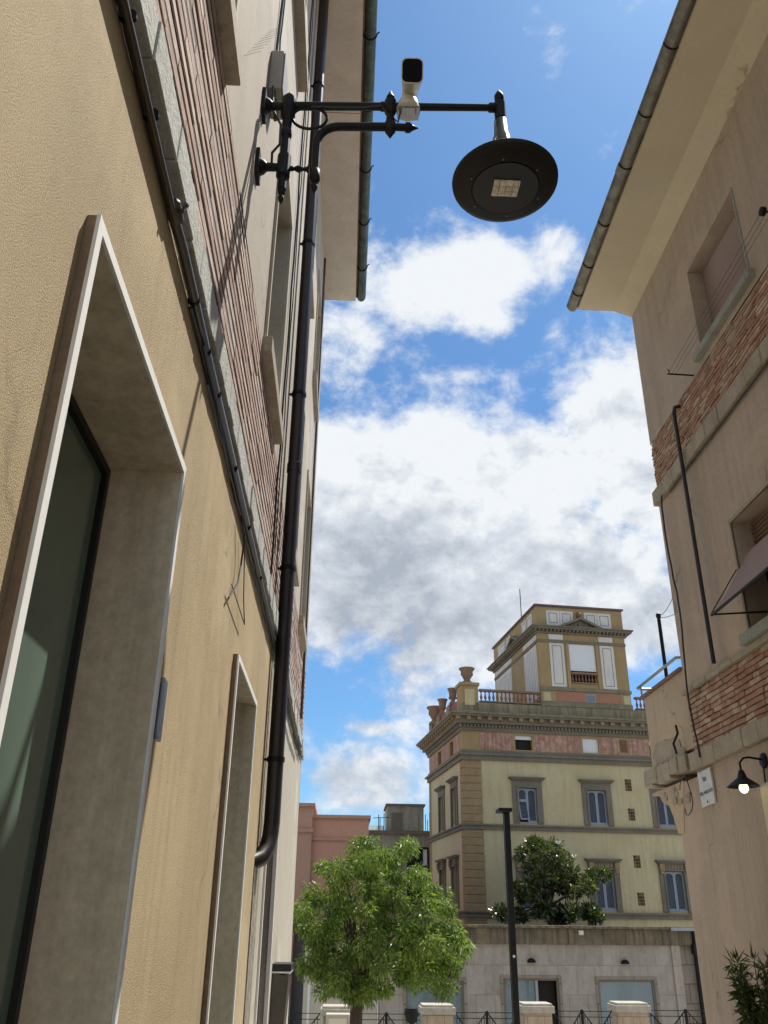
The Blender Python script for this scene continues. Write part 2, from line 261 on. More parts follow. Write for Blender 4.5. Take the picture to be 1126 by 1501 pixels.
# ------------------------------------------------------------------ mesh building
class MB:
    def __init__(s, xf=None): s.v = []; s.f = []; s.xf = xf
    def add(s, vs, fs):
        b = len(s.v)
        for p in vs: s.v.append(tuple(s.xf(*p)) if s.xf else tuple(p))
        s.f += [tuple(b+i for i in f) for f in fs]; return s
    def box(s, x0, x1, y0, y1, z0, z1, jit=0):
        if x0 > x1: x0, x1 = x1, x0
        if y0 > y1: y0, y1 = y1, y0
        if z0 > z1: z0, z1 = z1, z0
        P = [(x, y, z) for x in (x0, x1) for y in (y0, y1) for z in (z0, z1)]
        if jit: P = [tuple(c+random.uniform(-jit, jit) for c in p) for p in P]
        return s.add(P, [(0, 1, 3, 2), (4, 6, 7, 5), (0, 4, 5, 1), (2, 3, 7, 6), (0, 2, 6, 4), (1, 5, 7, 3)])
    def quad(s, a, b, c, d): return s.add([a, b, c, d], [(0, 1, 2, 3)])
    def prism(s, poly, d):
        """poly: list of points, extruded by vector d"""
        n = len(poly); q = [tuple(a+b for a, b in zip(p, d)) for p in poly]
        return s.add(list(poly)+q, [tuple(range(n))[::-1], tuple(range(n, 2*n))]+[(i, (i+1) % n, n+(i+1) % n, n+i) for i in range(n)])
    def tube(s, path, r, n=8, cap=True):
        path = [Vector(p) for p in path]; rs = r if isinstance(r, (list, tuple)) else [r]*len(path); vs = []; fs = []
        prev = None
        for i, p in enumerate(path):
            t = (path[min(i+1, len(path)-1)]-path[max(i-1, 0)]).normalized()
            if prev is None: a = t.orthogonal().normalized()
            else: a = (prev-t*prev.dot(t)).normalized()
            prev = a; b = t.cross(a)
            for k in range(n): an = 2*math.pi*k/n; vs.append(tuple(p+(a*math.cos(an)+b*math.sin(an))*rs[i]))
        for i in range(len(path)-1):
            for k in range(n): k2 = (k+1) % n; fs.append((i*n+k, i*n+k2, (i+1)*n+k2, (i+1)*n+k))
        if cap: fs += [tuple(range(n))[::-1], tuple(range((len(path)-1)*n, len(path)*n))]
        return s.add(vs, fs)
    def lathe(s, c, prof, n=16, axis='z', cap=True):
        """prof: (radius, height) pairs around an axis through c"""
        vs = []; fs = []
        for r, h in prof:
            for k in range(n):
                an = 2*math.pi*k/n; a, b = r*math.cos(an), r*math.sin(an)
                vs.append((c[0]+a, c[1]+b, c[2]+h) if axis == 'z' else (c[0]+h, c[1]+a, c[2]+b) if axis == 'x' else (c[0]+b, c[1]+h, c[2]+a))
        m = len(prof)
        for i in range(m-1):
            for k in range(n): k2 = (k+1) % n; fs.append((i*n+k, i*n+k2, (i+1)*n+k2, (i+1)*n+k))
        if cap: fs += [tuple(range(n))[::-1], tuple(range((m-1)*n, m*n))]
        return s.add(vs, fs)
    def build(s, name, mat, parent=None, smooth=False, bevel=0):
        me = bpy.data.meshes.new(name)
        off = Vector((0, 0, 0))
        if parent is not None: off = org(parent)
        elif s.v: off = Vector(tuple(min(c) if i == 2 else sum(c)/len(c) for i, c in enumerate(zip(*s.v))))+Vector((0, 0, EYE))
        me.from_pydata([(x-off.x, y-off.y, z+EYE-off.z) for x, y, z in s.v], [], s.f); me.update()
        me.materials.append(M[mat] if isinstance(mat, str) else mat)
        b = bmesh.new(); b.from_mesh(me); bmesh.ops.recalc_face_normals(b, faces=b.faces); b.to_mesh(me); b.free()
        if smooth:
            for p in me.polygons: p.use_smooth = True
            me.set_sharp_from_angle(angle=R(38))
        o = bpy.data.objects.new(name, me); COL.objects.link(o)
        if parent is not None: o.parent = parent
        else: o.location = off
        if bevel:
            bv = o.modifiers.new('bevel', 'BEVEL'); bv.width = bevel; bv.segments = 2; bv.limit_method = 'ANGLE'
        return o
def org(o):
    v = Vector(o.location)
    while o.parent: o = o.parent; v += Vector(o.location)
    return v
def tag(o, label=None, cat=None, group=None, kind=None):
    for k, v in (('label', label), ('category', cat), ('group', group), ('kind', kind)):
        if v: o[k] = v
    return o
def thing(name, loc, label, cat, group=None):
    o = bpy.data.objects.new(name, None); o.empty_display_size = .2; COL.objects.link(o); o.location = (loc[0], loc[1], loc[2]+EYE); return tag(o, label, cat, group)
def wall(mb, P, a0, a1, z0, z1, ops=(), back=None):
    """sheet from a0..a1 and z0..z1 with openings (a0,a1,z0,z1,depth); P(a,depth,z)->point"""
    As = sorted({a0, a1, *[o[0] for o in ops], *[o[1] for o in ops]}); Zs = sorted({z0, z1, *[o[2] for o in ops], *[o[3] for o in ops]})
    As = [a for a in As if a0 <= a <= a1]; Zs = [z for z in Zs if z0 <= z <= z1]
    for i in range(len(As)-1):
        for j in range(len(Zs)-1):
            ca, cz = (As[i]+As[i+1])/2, (Zs[j]+Zs[j+1])/2
            if any(o[0] < ca < o[1] and o[2] < cz < o[3] for o in ops): continue
            mb.quad(P(As[i], 0, Zs[j]), P(As[i+1], 0, Zs[j]), P(As[i+1], 0, Zs[j+1]), P(As[i], 0, Zs[j+1]))
    for (b0, b1, c0, c1, d) in ops: reveal(mb, P, b0, b1, c0, c1, 0, d)
    return mb
def reveal(mb, P, b0, b1, c0, c1, d0, d1):
    for (p, q) in (((b0, c0), (b0, c1)), ((b1, c0), (b1, c1)), ((b0, c0), (b1, c0)), ((b0, c1), (b1, c1))):
        mb.quad(P(p[0], d0, p[1]), P(q[0], d0, q[1]), P(q[0], d1, q[1]), P(p[0], d1, p[1]))
def pane(mb, P, b0, b1, c0, c1, d, t=.02): # thin slab at depth d
    a = [P(b0, d, c0), P(b1, d, c0), P(b1, d, c1), P(b0, d, c1)]; b = [P(b0, d+t, c0), P(b1, d+t, c0), P(b1, d+t, c1), P(b0, d+t, c1)]
    return mb.add(a+b, [(0, 1, 2, 3), (7, 6, 5, 4), (0, 4, 5, 1), (1, 5, 6, 2), (2, 6, 7, 3), (3, 7, 4, 0)])
def ring(mb, P, b0, b1, c0, c1, w, d0, d1, sides='lrtb'):
    if 't' in sides: slab(mb, P, b0, b1, c1-w, c1, d0, d1)
    if 'b' in sides: slab(mb, P, b0, b1, c0, c0+w, d0, d1)
    zt = c1-(w if 't' in sides else 0); zb = c0+(w if 'b' in sides else 0)
    if 'l' in sides: slab(mb, P, b0, b0+w, zb, zt, d0, d1)
    if 'r' in sides: slab(mb, P, b1-w, b1, zb, zt, d0, d1)
    return mb
def slab(mb, P, b0, b1, c0, c1, d0, d1): return pane(mb, P, b0, b1, c0, c1, d0, d1-d0)

# ------------------------------------------------------------------ ground
G0, G1 = -1.6, -4.9                     # alley level and piazza level, measured from the eye
g = MB(); prof = [(-60, G0), (9, G0), (16, -2.9), (24, G1), (36, G1), (900, G1)]
for (ya, za), (yb, zb) in zip(prof, prof[1:]): g.quad((-700, ya, za), (700, ya, za), (700, yb, zb), (-700, yb, zb))
tag(g.build('ground', 'ground'), kind='structure')

# ------------------------------------------------------------------ left side: yellow house
PL = lambda a, d, z: (-.7-d, a, z)      # left wall plane, depth goes into the house
yh = thing('yellow_house', (-3, 2, G0), 'yellow stucco house with stone framed shop openings and a brick band, left of the alley', 'house')
SEAM = 7.85
W1 = (1.55, 2.92, 3.95, 6.2, .22); W2 = (5.32, 6.52, 3.95, 6.25, .22); W3 = (5.0, 6.25, 8.12, 10.2, .22); W4 = (1.5, 2.9, 8.12, 10.2, .22)
D1 = (1.72, 3.02, G0, 1.60, .02); D2 = (5.20, 6.42, G0, 1.46, .02)
mb = MB(); wall(mb, PL, -4, SEAM, G0, 2.42, [(D[0]-.03, D[1]+.03, D[2], D[3]+.03, .001) for D in (D1, D2)]); mb.build('lower_wall', 'yellow', yh)
mb = MB(); wall(mb, PL, -4, SEAM, 3.82, 11.85, [W1, W2, W3, W4]); mb.build('upper_wall', 'beige', yh)
mb = MB(); mb.box(-7, -1.25, -4, 8.0, G0, 11.85); mb.box(-1.25, -.7, -4.05, -4, G0, 11.8); mb.build('inner_wall', 'beige', yh)
mb = MB()
seg = np.linspace(-4, SEAM, 60)
for a, b in zip(seg, seg[1:]):
    j = random.uniform(-.006, .006); mb.box(-.72, -.655+j, a, b, 2.42+random.uniform(-.008, .008), 2.605+random.uniform(-.012, .006))
mb.build('ledge', 'concrete', yh, bevel=.008)
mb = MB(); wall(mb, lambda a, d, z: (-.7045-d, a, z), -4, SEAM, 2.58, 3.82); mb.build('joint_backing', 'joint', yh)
def bricks(mb, y0, y1, z0, z1, rows, x_back, x_front, depth_jit, lmin, lmax, gap, zg, jit=.002):
    h = (z1-z0)/rows
    for r in range(rows):
        y = y0-random.uniform(0, lmax)
        while y < y1:
            l = random.uniform(lmin, lmax); a, b = max(y, y0), min(y+l, y1)
            if b-a > .03:
                x = x_front+random.uniform(-depth_jit, depth_jit); w = random.uniform(-.1, .1)*h*.3
                mb.box(x_back, x, a+gap/2, b-gap/2, z0+r*h+zg/2+w*.3, z0+(r+1)*h-zg/2, jit)
            y += l
mb = MB(); bricks(mb, -1, SEAM, 2.625, 3.82, 14, -.74, -.700, .003, .34, .62, .005, .038); mb.build('brick_band', 'brick_l', yh)
def eave(parent, y0, y1, xw, xo, z, mat, gut, s=1, roofx=-3):
    pass
def window_left(parent, W, sill_p, zz=.14, shut=True, y_over=.09):
    a0, a1, z0, z1, d = W; w = MB(); ring(w, PL, a0, a1, z0, z1, .06, d-.05, d); win = w.build('window', 'white', parent)
    g_ = MB(); pane(g_, PL, a0+.05, a1-.05, z0+.05, z1-.05, d-.02); g_.build('pane', 'glass', win)
    s_ = MB(); s_.box(-.75, -.7+sill_p, a0-y_over, a1+y_over, z0-zz, z0); s_.build('sill', 'band_r', win, bevel=.008)
    t_ = MB(); ring(t_, PL, a0-.05, a1+.05, z0, z1+.05, .05, -.025, .0, 'lrt'); t_.build('surround', 'pale', win)
for W in (W1, W2, W3, W4): window_left(yh, W, .075 if W[2] < 5 else .10)
def shopdoor(parent, D, depth, fmat='frame_white'):
    a0, a1, z0, z1, _ = D
    t = MB(); ring(t, PL, a0-.034, a1+.034, z0, z1+.036, .036, -.036, -.026, 'lrt'); fr = t.build('stone_frame', fmat, parent)
    t = MB(); ring(t, PL, a0-.032, a1+.032, z0, z1+.034, .014, -.026, -.001, 'lrt'); t.build('frame_edge', 'edge', fr)
    j = MB(); slab(j, PL, a1, a1+.017, z0, z1, -.025, depth); slab(j, PL, a0-.017, a0, z0, z1, -.025, depth); slab(j, PL, a0-.017, a1+.017, z1, z1+.017, -.025, depth); j.build('reveal', 'travertine', fr)
    k = MB(); ring(k, PL, a0, a1, z0, z1, .035, depth-.03, depth); k.build('glazing_bar', 'black', fr)
    p = MB(); pane(p, PL, a0, a1, z0, z1, depth-.006, .006); p.build('pane', 'glass', fr)
    return fr
shopdoor(yh, D1, .28); shopdoor(yh, D2, .24)
# eaves
def left_eave(parent, y0, y1):
    m = MB(); m.box(-.75, -.05, y0, y1, 11.85, 11.93); m.build('soffit', 'soffit_l', parent)
    m = MB()
    for i in range(1, int((y1-y0)/1.4), 5): m.box(-.69, -.06, y0+.5+i*1.4, y0+.512+i*1.4, 11.847, 11.852)
    m.prism([(-4, y0, 13.2), (.08, y0, 12.0), (.08, y0, 11.94), (-4, y0, 11.94)], (0, y1-y0, 0)); m.build('roof', 'tile', parent)
    # half round gutter in faceted zinc gone green
    n = 10; g_ = MB(); pr = [(.065+.095*math.cos(math.pi+math.pi*k/n), 11.99+.15*math.sin(math.pi+math.pi*k/n)) for k in range(n+1)]
    for i in range(n): g_.quad((pr[i][0], y0, pr[i][1]), (pr[i+1][0], y0, pr[i+1][1]), (pr[i+1][0], y1, pr[i+1][1]), (pr[i][0], y1, pr[i][1]))
    g_.add([(x, y1, z) for x, z in pr], [tuple(range(n+1))]); gt = g_.build('gutter', 'copper', parent)
    b = MB(); y = y0+.6
    while y < y1: b.tube([(x+(x-.065)*.06, y, z-.008) for x, z in pr]+[(.20, y, 12.02)], .012, 6); y += 1.25
    b.build('gutter_clip', 'iron', gt)
left_eave(yh, -4, SEAM)
# wall mounted services on the yellow house
ph = MB(); yy = -2
pp = atX(418, 900, -.60); PY = pp.y
path = [(-.60, PY, 11.85), (-.60, PY, 6), (-.60, PY, .78), (-.605, PY-.02, .66), (-.62, PY-.06, .57), (-.66, PY-.13, .49), (-.73, PY-.20, .45), (-.86, PY-.28, .43)]
pt = thing('downpipe', (-.6, PY, .7), 'dark brown painted rainwater downpipe running down the left wall from the eaves', 'downpipe')
MB().tube(path, .070, 14).build('pipe', 'pipe', pt, smooth=True)
for z in (9.9, 7.2, 5.1, 3.1, 1.3):
    c = MB(); c.lathe((-.60, PY, z), [(.071, -.02), (.079, -.02), (.079, .02), (.071, .02)], 14); c.box(-.70, -.665, PY-.012, PY+.012, z-.01, z+.01); c.build('pipe_clamp', 'iron', pt)
for z in (8.4, 4.2): MB().lathe((-.60, PY, z), [(.071, -.05), (.077, -.045), (.077, .05), (.071, .055)], 14).build('pipe_joint', 'pipe', pt, smooth=True)
# ------------------------------------------------------------------ pale house (further along, same row)
ph = thing('pale_plaster_house', (-3, 11, G0), 'pale plaster house beyond the dark downpipe, its brick band and eaves continuing the row', 'house')
YE = 14.4
V1 = (8.9, 10.05, 3.95, 6.25, .2); V2 = (11.7, 12.9, 3.95, 6.25, .2); V3 = (8.9, 10.05, 8.12, 10.2, .2); V4 = (11.7, 12.9, 8.12, 10.2, .2)
E1 = (8.45, 9.85, -3, 1.46, .12)
mb = MB(); wall(mb, PL, SEAM, YE, -3.4, 2.42, [E1]); mb.build('lower_wall', 'pale', ph)
mb = MB(); mb.box(-.705, -.690, 7.48, SEAM+.10, G0, .42, .004); mb.box(-.705, -.692, SEAM-.02, SEAM+.10, .42, 2.38, .003); mb.build('rendered_seam', 'roughcast', ph)
mb = MB(); wall(mb, PL, SEAM, YE, 3.82, 11.85, [V1, V2, V3, V4]); mb.build('upper_wall', 'beige', ph)
mb = MB(); mb.box(-7, -1.0, 8.0, YE-.02, -3.4, 11.85); mb.box(-1.0, -.7, YE-.05, YE, -3.4, 11.85); mb.build('inner_wall', 'pale', ph)
mb = MB(); seg = np.linspace(SEAM, YE+.02, 34)
for a, b in zip(seg, seg[1:]): mb.box(-.72, -.655+random.uniform(-.008, .008), a, b, 2.42+random.uniform(-.015, .01), 2.605+random.uniform(-.012, .006))
mb.build('ledge', 'concrete', ph, bevel=.008)
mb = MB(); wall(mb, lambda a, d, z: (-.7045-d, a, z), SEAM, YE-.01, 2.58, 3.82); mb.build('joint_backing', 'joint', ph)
mb = MB(); bricks(mb, SEAM, YE, 2.625, 3.82, 14, -.74, -.700, .003, .34, .62, .005, .038); mb.build('brick_band', 'brick_l', ph)
for W in (V1, V2, V3, V4): window_left(ph, W, .07)
mb = MB(); ring(mb, PL, *E1[:4], .05, -.02, .02, 'lrt'); dfr = mb.build('door_frame', 'frame_white', ph)
mb = MB(); pane(mb, PL, E1[0], E1[1], E1[2], E1[3], .10, .03)
for i in range(9): slab(mb, PL, E1[0]+.08+i*.15, E1[0]+.19+i*.15, E1[2], E1[3]-.1, .085, .10)
mb.build('door', 'door_wood', dfr)
left_eave(ph, SEAM, YE)
# letter box on the pale wall
lb = thing('letter_box', (-.6, 10.9, -.9), 'brown box with a black sloping top fixed low on the pale wall', 'letter box')
A = atX(404, 1410, -.66)
by, bz = 10.4, -.62
MB().add([(-.70, by-.02, bz-.55), (-.56, by-.02, bz-.50), (-.52, by-.02, bz+.12), (-.70, by-.02, bz+.16), (-.70, by+.5, bz-.55), (-.56, by+.5, bz-.50), (-.52, by+.5, bz+.12), (-.70, by+.5, bz+.16)], [(0, 1, 2, 3), (7, 6, 5, 4), (0, 4, 5, 1), (1, 5, 6, 2), (2, 6, 7, 3), (3, 7, 4, 0)]).build('box_body', 'conduit', lb, bevel=.006)
MB().box(-.72, -.50, by-.04, by+.52, bz+.17, bz+.24).build('lid', 'black', lb, bevel=.005)
MB().box(-.72, -.505, by-.045, by+.525, bz+.152, bz+.168).build('trim', 'white', lb)

# ------------------------------------------------------------------ cables and pipes under the ledge
def sag(p, q, n=14, s=.03, j=.004):
    out = []
    for i in range(n+1):
        t = i/n; out.append((p[0]+(q[0]-p[0])*t+random.uniform(-j, j)*.3, p[1]+(q[1]-p[1])*t, p[2]+(q[2]-p[2])*t-s*4*t*(1-t)+random.uniform(-j, j)))
    return out
cb = thing('conduit_run', (-.66, 3, 2.4), 'two dark conduits clipped side by side along the wall below the grey ledge', 'pipes')
def wavy(y0, y1, x, z, n, j, jx=.004): return [(x+random.uniform(-jx, jx), y0+(y1-y0)*i/n, z+random.uniform(-j, j)) for i in range(n+1)]
MB().tube([(-.682, -1, 2.315), (-.682, 2.40, 2.315)], .017, 10).build('conduit', 'conduit', cb, smooth=True)
MB().tube([(-.668, -1, 2.285), (-.668, 2.34, 2.285)], .011, 10).build('conduit', 'conduit', cb, smooth=True)
MB().tube([(-.678, 2.38, 2.31), (-.674, 2.55, 2.315), (-.676, 3.2, 2.32), (-.676, 4.4, 2.33), (-.676, 5.6, 2.33), (-.676, 7.6, 2.33)], .021, 10).build('conduit', 'conduit', cb, smooth=True)
for y in (1.35, 1.62, 1.95, 2.85, 3.2, 3.55, 4.3, 5.1, 6.0): MB().lathe((-.677, y, 2.318), [(.022, -.006), (.027, -.006), (.027, .006), (.022, .006)], 12, 'y').build('clip', 'iron', cb, smooth=True)
jb = MB(); jb.lathe((-.672, 2.36, 2.318), [(.018, -.05), (.028, -.04), (.030, 0), (.028, .04), (.018, .05)], 12, 'y'); jb.tube([(-.665, 2.37, 2.33), (-.640, 2.385, 2.375)], .012, 8); jb.tube([(-.672, 2.35, 2.32), (-.640, 2.34, 2.30)], .010, 8); jb.build('coupling', 'conduit', cb, smooth=True)
def cable(name, label, mat, path, r, cat='cable', group=None, n=7):
    return tag(MB().tube(path, r, n).build(name, mat, None, smooth=True), label, cat, group)
CL = ['uppermost thin cable tight under the grey ledge of the left wall', 'thin cable nearest the plaster in the left ledge bundle', 'middle cable of the bundle sagging below the left ledge', 'lowest and thinnest cable hanging below the left ledge bundle', 'outermost cable of the bundle, standing off the left wall']
for i, (x, z, r, j) in enumerate([(-.684, 2.385, .009, .005), (-.688, 2.285, .008, .010), (-.672, 2.29, .009, .010), (-.684, 2.255, .006, .012), (-.668, 2.35, .007, .009)]):
    y1 = [13.9, 13.6, 13.2, 12.6, 13.8][i]
    cable('wall_cable', CL[i], 'cable', wavy(2.6+i*.25, y1, x, z, 44, j, .004), r, group='cables below the left ledge')
cable('wall_cable', 'thicker pale cable drooping from the ledge bundle just past the downpipe', 'conduit', sag((-.63, 8.9, 2.365), (-.63, 12.6, 2.305), 18, .10, .012), .018)
cable('wall_cable', 'short loose cable tail hanging above the second stone framed opening', 'cable', [(-.67, 4.75, 2.245), (-.66, 4.9, 2.12), (-.67, 4.93, 1.98), (-.66, 4.80, 1.82), (-.68, 4.62, 1.66)], .006)
cable('wall_cable', 'thin bent wire forming a V beside the loose cable tail', 'cable', [(-.67, 4.98, 2.225), (-.67, 5.2, 1.85), (-.67, 5.35, 1.74), (-.67, 4.95, 1.74), (-.67, 4.62, 1.74)], .0035)
# vertical cables near the bracket
for i, (y, r, top, bot) in enumerate([(4.42, .012, 11.8, 5.9), (4.55, .007, 11.8, 5.9), (6.95, .010, 11.8, 2.5), (7.15, .006, 11.8, 3.0)]):
    lab = ['thick dark cable rising beside the junction box to the eaves', 'thin dark cable rising just right of the thicker one behind the lamp bracket', 'thin vertical cable on the wall left of the downpipe', 'dark vertical cable hugging the left side of the downpipe'][i]
    n = 26; cable('vertical_cable', lab, 'cable', [(-.685+random.uniform(0, .008), y+random.uniform(-.02, .02)+(.25*max(0, (z_-5))/6 if i < 2 else 0), z_) for z_ in np.linspace(top, bot, n)], r)
cable('vertical_cable', 'thin pale conduit running down the far end of the left wall', 'conduit', [(-.67, 13.1+random.uniform(-.02, .02), z_) for z_ in np.linspace(11.8, 2.8, 30)], .022)
cable('cable_loop', 'small round loop of cable hanging on the brick band past the downpipe', 'cable', [(-.66, 9.35+.16*math.cos(t), 3.02+.14*math.sin(t)) for t in np.linspace(0, 6.6, 22)], .010)

# ------------------------------------------------------------------ wall lamp on its long bracket
LY = 4.17
sl_ = thing('street_lamp', (-.7, LY, 4.2), 'ornate dark iron wall bracket lamp with a wide round LED shade hanging over the alley', 'street lamp')
b = MB(); b.box(-.70, -.675, LY-.07, LY+.07, 5.0, 5.2); b.lathe((-.68, LY, 5.10), [(.062, 0), (.05, .03), (.03, .05), (.026, .14)], 12, 'x'); b.build('wall_plate', 'iron', sl_, smooth=True)
b = MB(); b.box(-.70, -.675, LY-.07, LY+.07, 4.42, 4.62); b.lathe((-.68, LY, 4.52), [(.062, 0), (.05, .03), (.03, .05), (.026, .14)], 12, 'x'); b.build('wall_plate', 'iron', sl_, smooth=True)
post = MB(); post.lathe((-.52, LY, 4.2), [(.004, 0), (.014, .02), (.022, .05), (.012, .075), (.024, .09), (.024, .12), (.030, .125), (.030, .20), (.030, .23), (.046, .24), (.046, .42), (.032, .43), (.030, .60), (.038, .61), (.038, .66), (.030, .67), (.034, .78), (.05, .80), (.05, .97), (.03, .98), (.032, 1.0), (.012, 1.03), (.003, 1.05)], 14); post.build('upright', 'iron', sl_, smooth=True)
arm = MB(); arm.tube([(-.56, LY, 5.105), (.1, LY, 5.145), (.93, LY, 5.19)], [.030, .028, .024], 12); arm.lathe((.11, LY, 5.146), [(.022, 0), (.034, .01), (.034, .08), (.022, .09)], 12, 'x'); arm.lathe((-.49, LY, 5.11), [(.022, 0), (.03, .01), (.03, .05), (.022, .06)], 12, 'x'); arm.build('upper_arm', 'iron', sl_, smooth=True)
cv = [(-.31+.16*(1-math.cos(t)), LY, 4.76+.17*math.sin(t)) for t in np.linspace(0, math.pi/2, 8)]
lw = MB(); lw.tube([(-.31, LY, 4.46), (-.31, LY, 4.6)]+cv+[(.2, LY, 4.95)], .029, 12); lw.lathe((.19, LY, 4.95), [(.025, 0), (.04, .0), (.04, .03), (.026, .03), (.026, .10), (.036, .10), (.036, .13), (.02, .15), (.003, .19)], 12, 'x')
lw.lathe((-.31, LY, 4.30), [(.003, 0), (.016, .03), (.026, .06), (.016, .09), (.024, .10), (.036, .12), (.036, .2), (.024, .22)], 12); lw.build('lower_arm', 'iron', sl_, smooth=True)
st = MB(); st.lathe((-.50, LY, 4.515), [(.03, 0), (.018, .01), (.018, .04), (.012, .05), (.026, .08), (.012, .11), (.016, .13), (.03, .15)], 12, 'x'); st.build('stretcher', 'iron', sl_, smooth=True)
rg = MB(); rg.tube([(-.37+.118*math.cos(t), LY, 5.00+.105*math.sin(t)) for t in np.linspace(0, 2*math.pi, 33)], .0105, 8, False); rg.build('scroll_ring', 'iron', sl_, smooth=True)
vp = MB(); vp.lathe((.185, LY, 4.84), [(.003, 0), (.018, .03), (.03, .06), (.036, .065), (.036, .15), (.022, .16), (.030, .19), (.020, .23), (.034, .24), (.042, .26), (.042, .36), (.026, .37), (.02, .39), (.030, .40), (.014, .44), (.003, .47)], 14); vp.build('spindle', 'iron', sl_, smooth=True)
en = MB(); en.lathe((.955, LY, 5.06), [(.028, 0), (.040, .01), (.042, .17), (.03, .18), (.022, .20), (.034, .22), (.034, .25), (.020, .28), (.004, .31)], 14); en.lathe((.90, LY, 5.188), [(.020, -.03), (.034, -.02), (.034, .02), (.03, .03)], 12, 'x'); en.build('end_finial', 'iron', sl_, smooth=True)
LX, LZ = .955, 4.44
neck = MB(); neck.lathe((LX, LY, LZ), [(.20, .115), (.10, .15), (.085, .18), (.070, .32), (.062, .45), (.052, .47), (.046, .61), (.03, .63)], 24); neck.build('neck', 'neck_paint', sl_, smooth=True)
dsh = MB(); dsh.lathe((LX, LY, LZ), [(.215, -.012), (.225, -.020), (.30, -.005), (.342, .018), (.350, .03), (.352, .045), (.340, .06), (.30, .085), (.20, .12), (.05, .14)], 56); shd = dsh.build('lamp_shade', 'shade_in', sl_, smooth=True)
MB().lathe((LX, LY, LZ), [(.218, -.014), (.218, -.024), (.0, -.024)], 48, cap=False).build('cover_plate', 'black', shd)
led = MB()
for i in range(4):
    for k in range(3): led.box(LX-.088+i*.044+.002, LX-.088+(i+1)*.044-.002, LY-.08+k*.045+.002, LY-.08+(k+1)*.045-.002, LZ-.036, LZ-.025, .0012)
for i in range(4):
    for k in range(3): led.lathe((LX-.088+i*.044+.022, LY-.08+k*.045+.022, LZ-.0365), [(.015, 0), (.010, -.008), (.001, -.010)], 8)
led.build('led_panel', 'led', shd)
sc_ = MB()
for k in range(6):
    t = k*math.pi/3+.3; sc_.lathe((LX+.245*math.cos(t), LY+.245*math.sin(t), LZ-.018), [(.006, 0), (.005, -.006), (.001, -.007)], 8)
sc_.build('screw', 'steel', shd)
cable('arm_cable', 'thin black cable wrapped along the upper arm of the lamp bracket', 'cable', [(-.6, LY+.01, 5.13), (-.3, LY-.02, 5.09), (0, LY-.022, 5.105), (.12, LY-.02, 5.13), (.17, LY-.01, 5.06), (.24, LY, 5.0), (.26, LY-.02, 5.12), (.34, LY, 5.16)], .007)
cable('arm_cable', 'black cable curling from the junction box down the bracket upright', 'cable', [(-.66, LY+.12, 5.45), (-.64, LY+.1, 5.2), (-.60, LY, 5.0), (-.56, LY-.02, 4.9), (-.555, LY-.03, 4.7), (-.60, LY-.03, 4.62), (-.60, LY, 4.54), (-.56, LY, 4.5)], .009)
# cctv
sec = thing('security_camera', (.30, LY, 5.13), 'white bullet security camera with a black front clamped on the lamp bracket arm', 'security camera')
m = MB(); m.box(.235, .385, LY-.05, LY+.05, 5.085, 5.105); m.tube([(.26, LY-.035, 5.11), (.26, LY-.035, 5.04)], .004, 6); m.tube([(.36, LY-.035, 5.11), (.36, LY-.035, 5.04)], .004, 6); m.build('clamp', 'steel', sec)
m = MB(); m.lathe((.31, LY, 5.10), [(.07, 0), (.084, .01), (.084, .03), (.074, .04), (.074, .08), (.066, .10), (.055, .11), (.03, .12)], 20); m.build('junction_base', 'cam_white', sec, smooth=True)
m = MB(); m.tube([(.31, LY+.02, 5.20), (.313, LY+.03, 5.28), (.318, LY+.0, 5.35)], [.05, .045, .05], 14); m.build('swivel', 'cam_white', sec, smooth=True)
def rrect(w, h, r, n=5):
    pts = []
    for cx, cz, a0 in ((w/2-r, h/2-r, 0), (-w/2+r, h/2-r, 90), (-w/2+r, -h/2+r, 180), (w/2-r, -h/2+r, 270)):
        for k in range(n+1): a = R(a0+90*k/n); pts.append((cx+r*math.cos(a), cz+r*math.sin(a)))
    return pts
def camframe(mb, s0, s1, w0, w1, h0, h1, r, c=Vector((.325, LY-.10, 5.305)), ax=Vector((-.02, -.88, -.47)).normalized()):
    sx = ax.cross(Vector((0, 0, 1))).normalized(); sz = sx.cross(ax)
    a = [tuple(c+ax*s0+sx*x+sz*z) for x, z in rrect(w0, h0, r)]; b_ = [tuple(c+ax*s1+sx*x+sz*z) for x, z in rrect(w1, h1, r)]; n = len(a)
    mb.add(a+b_, [tuple(range(n)), tuple(range(n, 2*n))]+[(i, (i+1) % n, n+(i+1) % n, n+i) for i in range(n)]); return mb
m = MB(); camframe(m, -.15, .125, .11, .145, .12, .165, .04); camframe(m, .126, .136, .15, .15, .172, .172, .04); m.build('housing', 'cam_white', sec, smooth=True)
camframe(MB(), .137, .142, .136, .132, .156, .152, .034).build('front_glass', 'lens', sec)
# junction box
jx = thing('junction_box', (-.63, 4.55, 5.3), 'grey rectangular junction box on the wall just above the lamp bracket', 'junction box')
j0 = atX(394, 80, -.7)
MB().box(-.70, -.60, 4.30, 4.58, 5.45, 5.86).build('box_body', 'grey_box', jx, bevel=.012)
MB().box(-.598, -.590, 4.31, 4.57, 5.46, 5.85).build('cover', 'grey_box', jx, bevel=.003)
m = MB()
for k in range(4): m.tube([(-.655, 4.34+k*.06, 5.45), (-.655, 4.34+k*.06, 5.38)], .014, 8)
m.build('cable_gland', 'conduit', jx)
tag(MB().box(-.67, -.655, 3.085, 3.15, .58, .80).box(-.70, -.67, 3.09, 3.145, .60, .78).build('metal_plate', 'steel', None, bevel=.004), 'small bright metal plate beside the near shop opening', 'plate')
m = MB()
for k in range(9): m.tube([(-.70, 3.35+k*.10, 4.5+k*.17), (-.60, 3.33+k*.10, 4.52+k*.17)], .0009, 4)
tag(m.build('bird_spikes', 'steel'), 'row of thin wire spikes on the plaster above the first window', 'bird spikes')

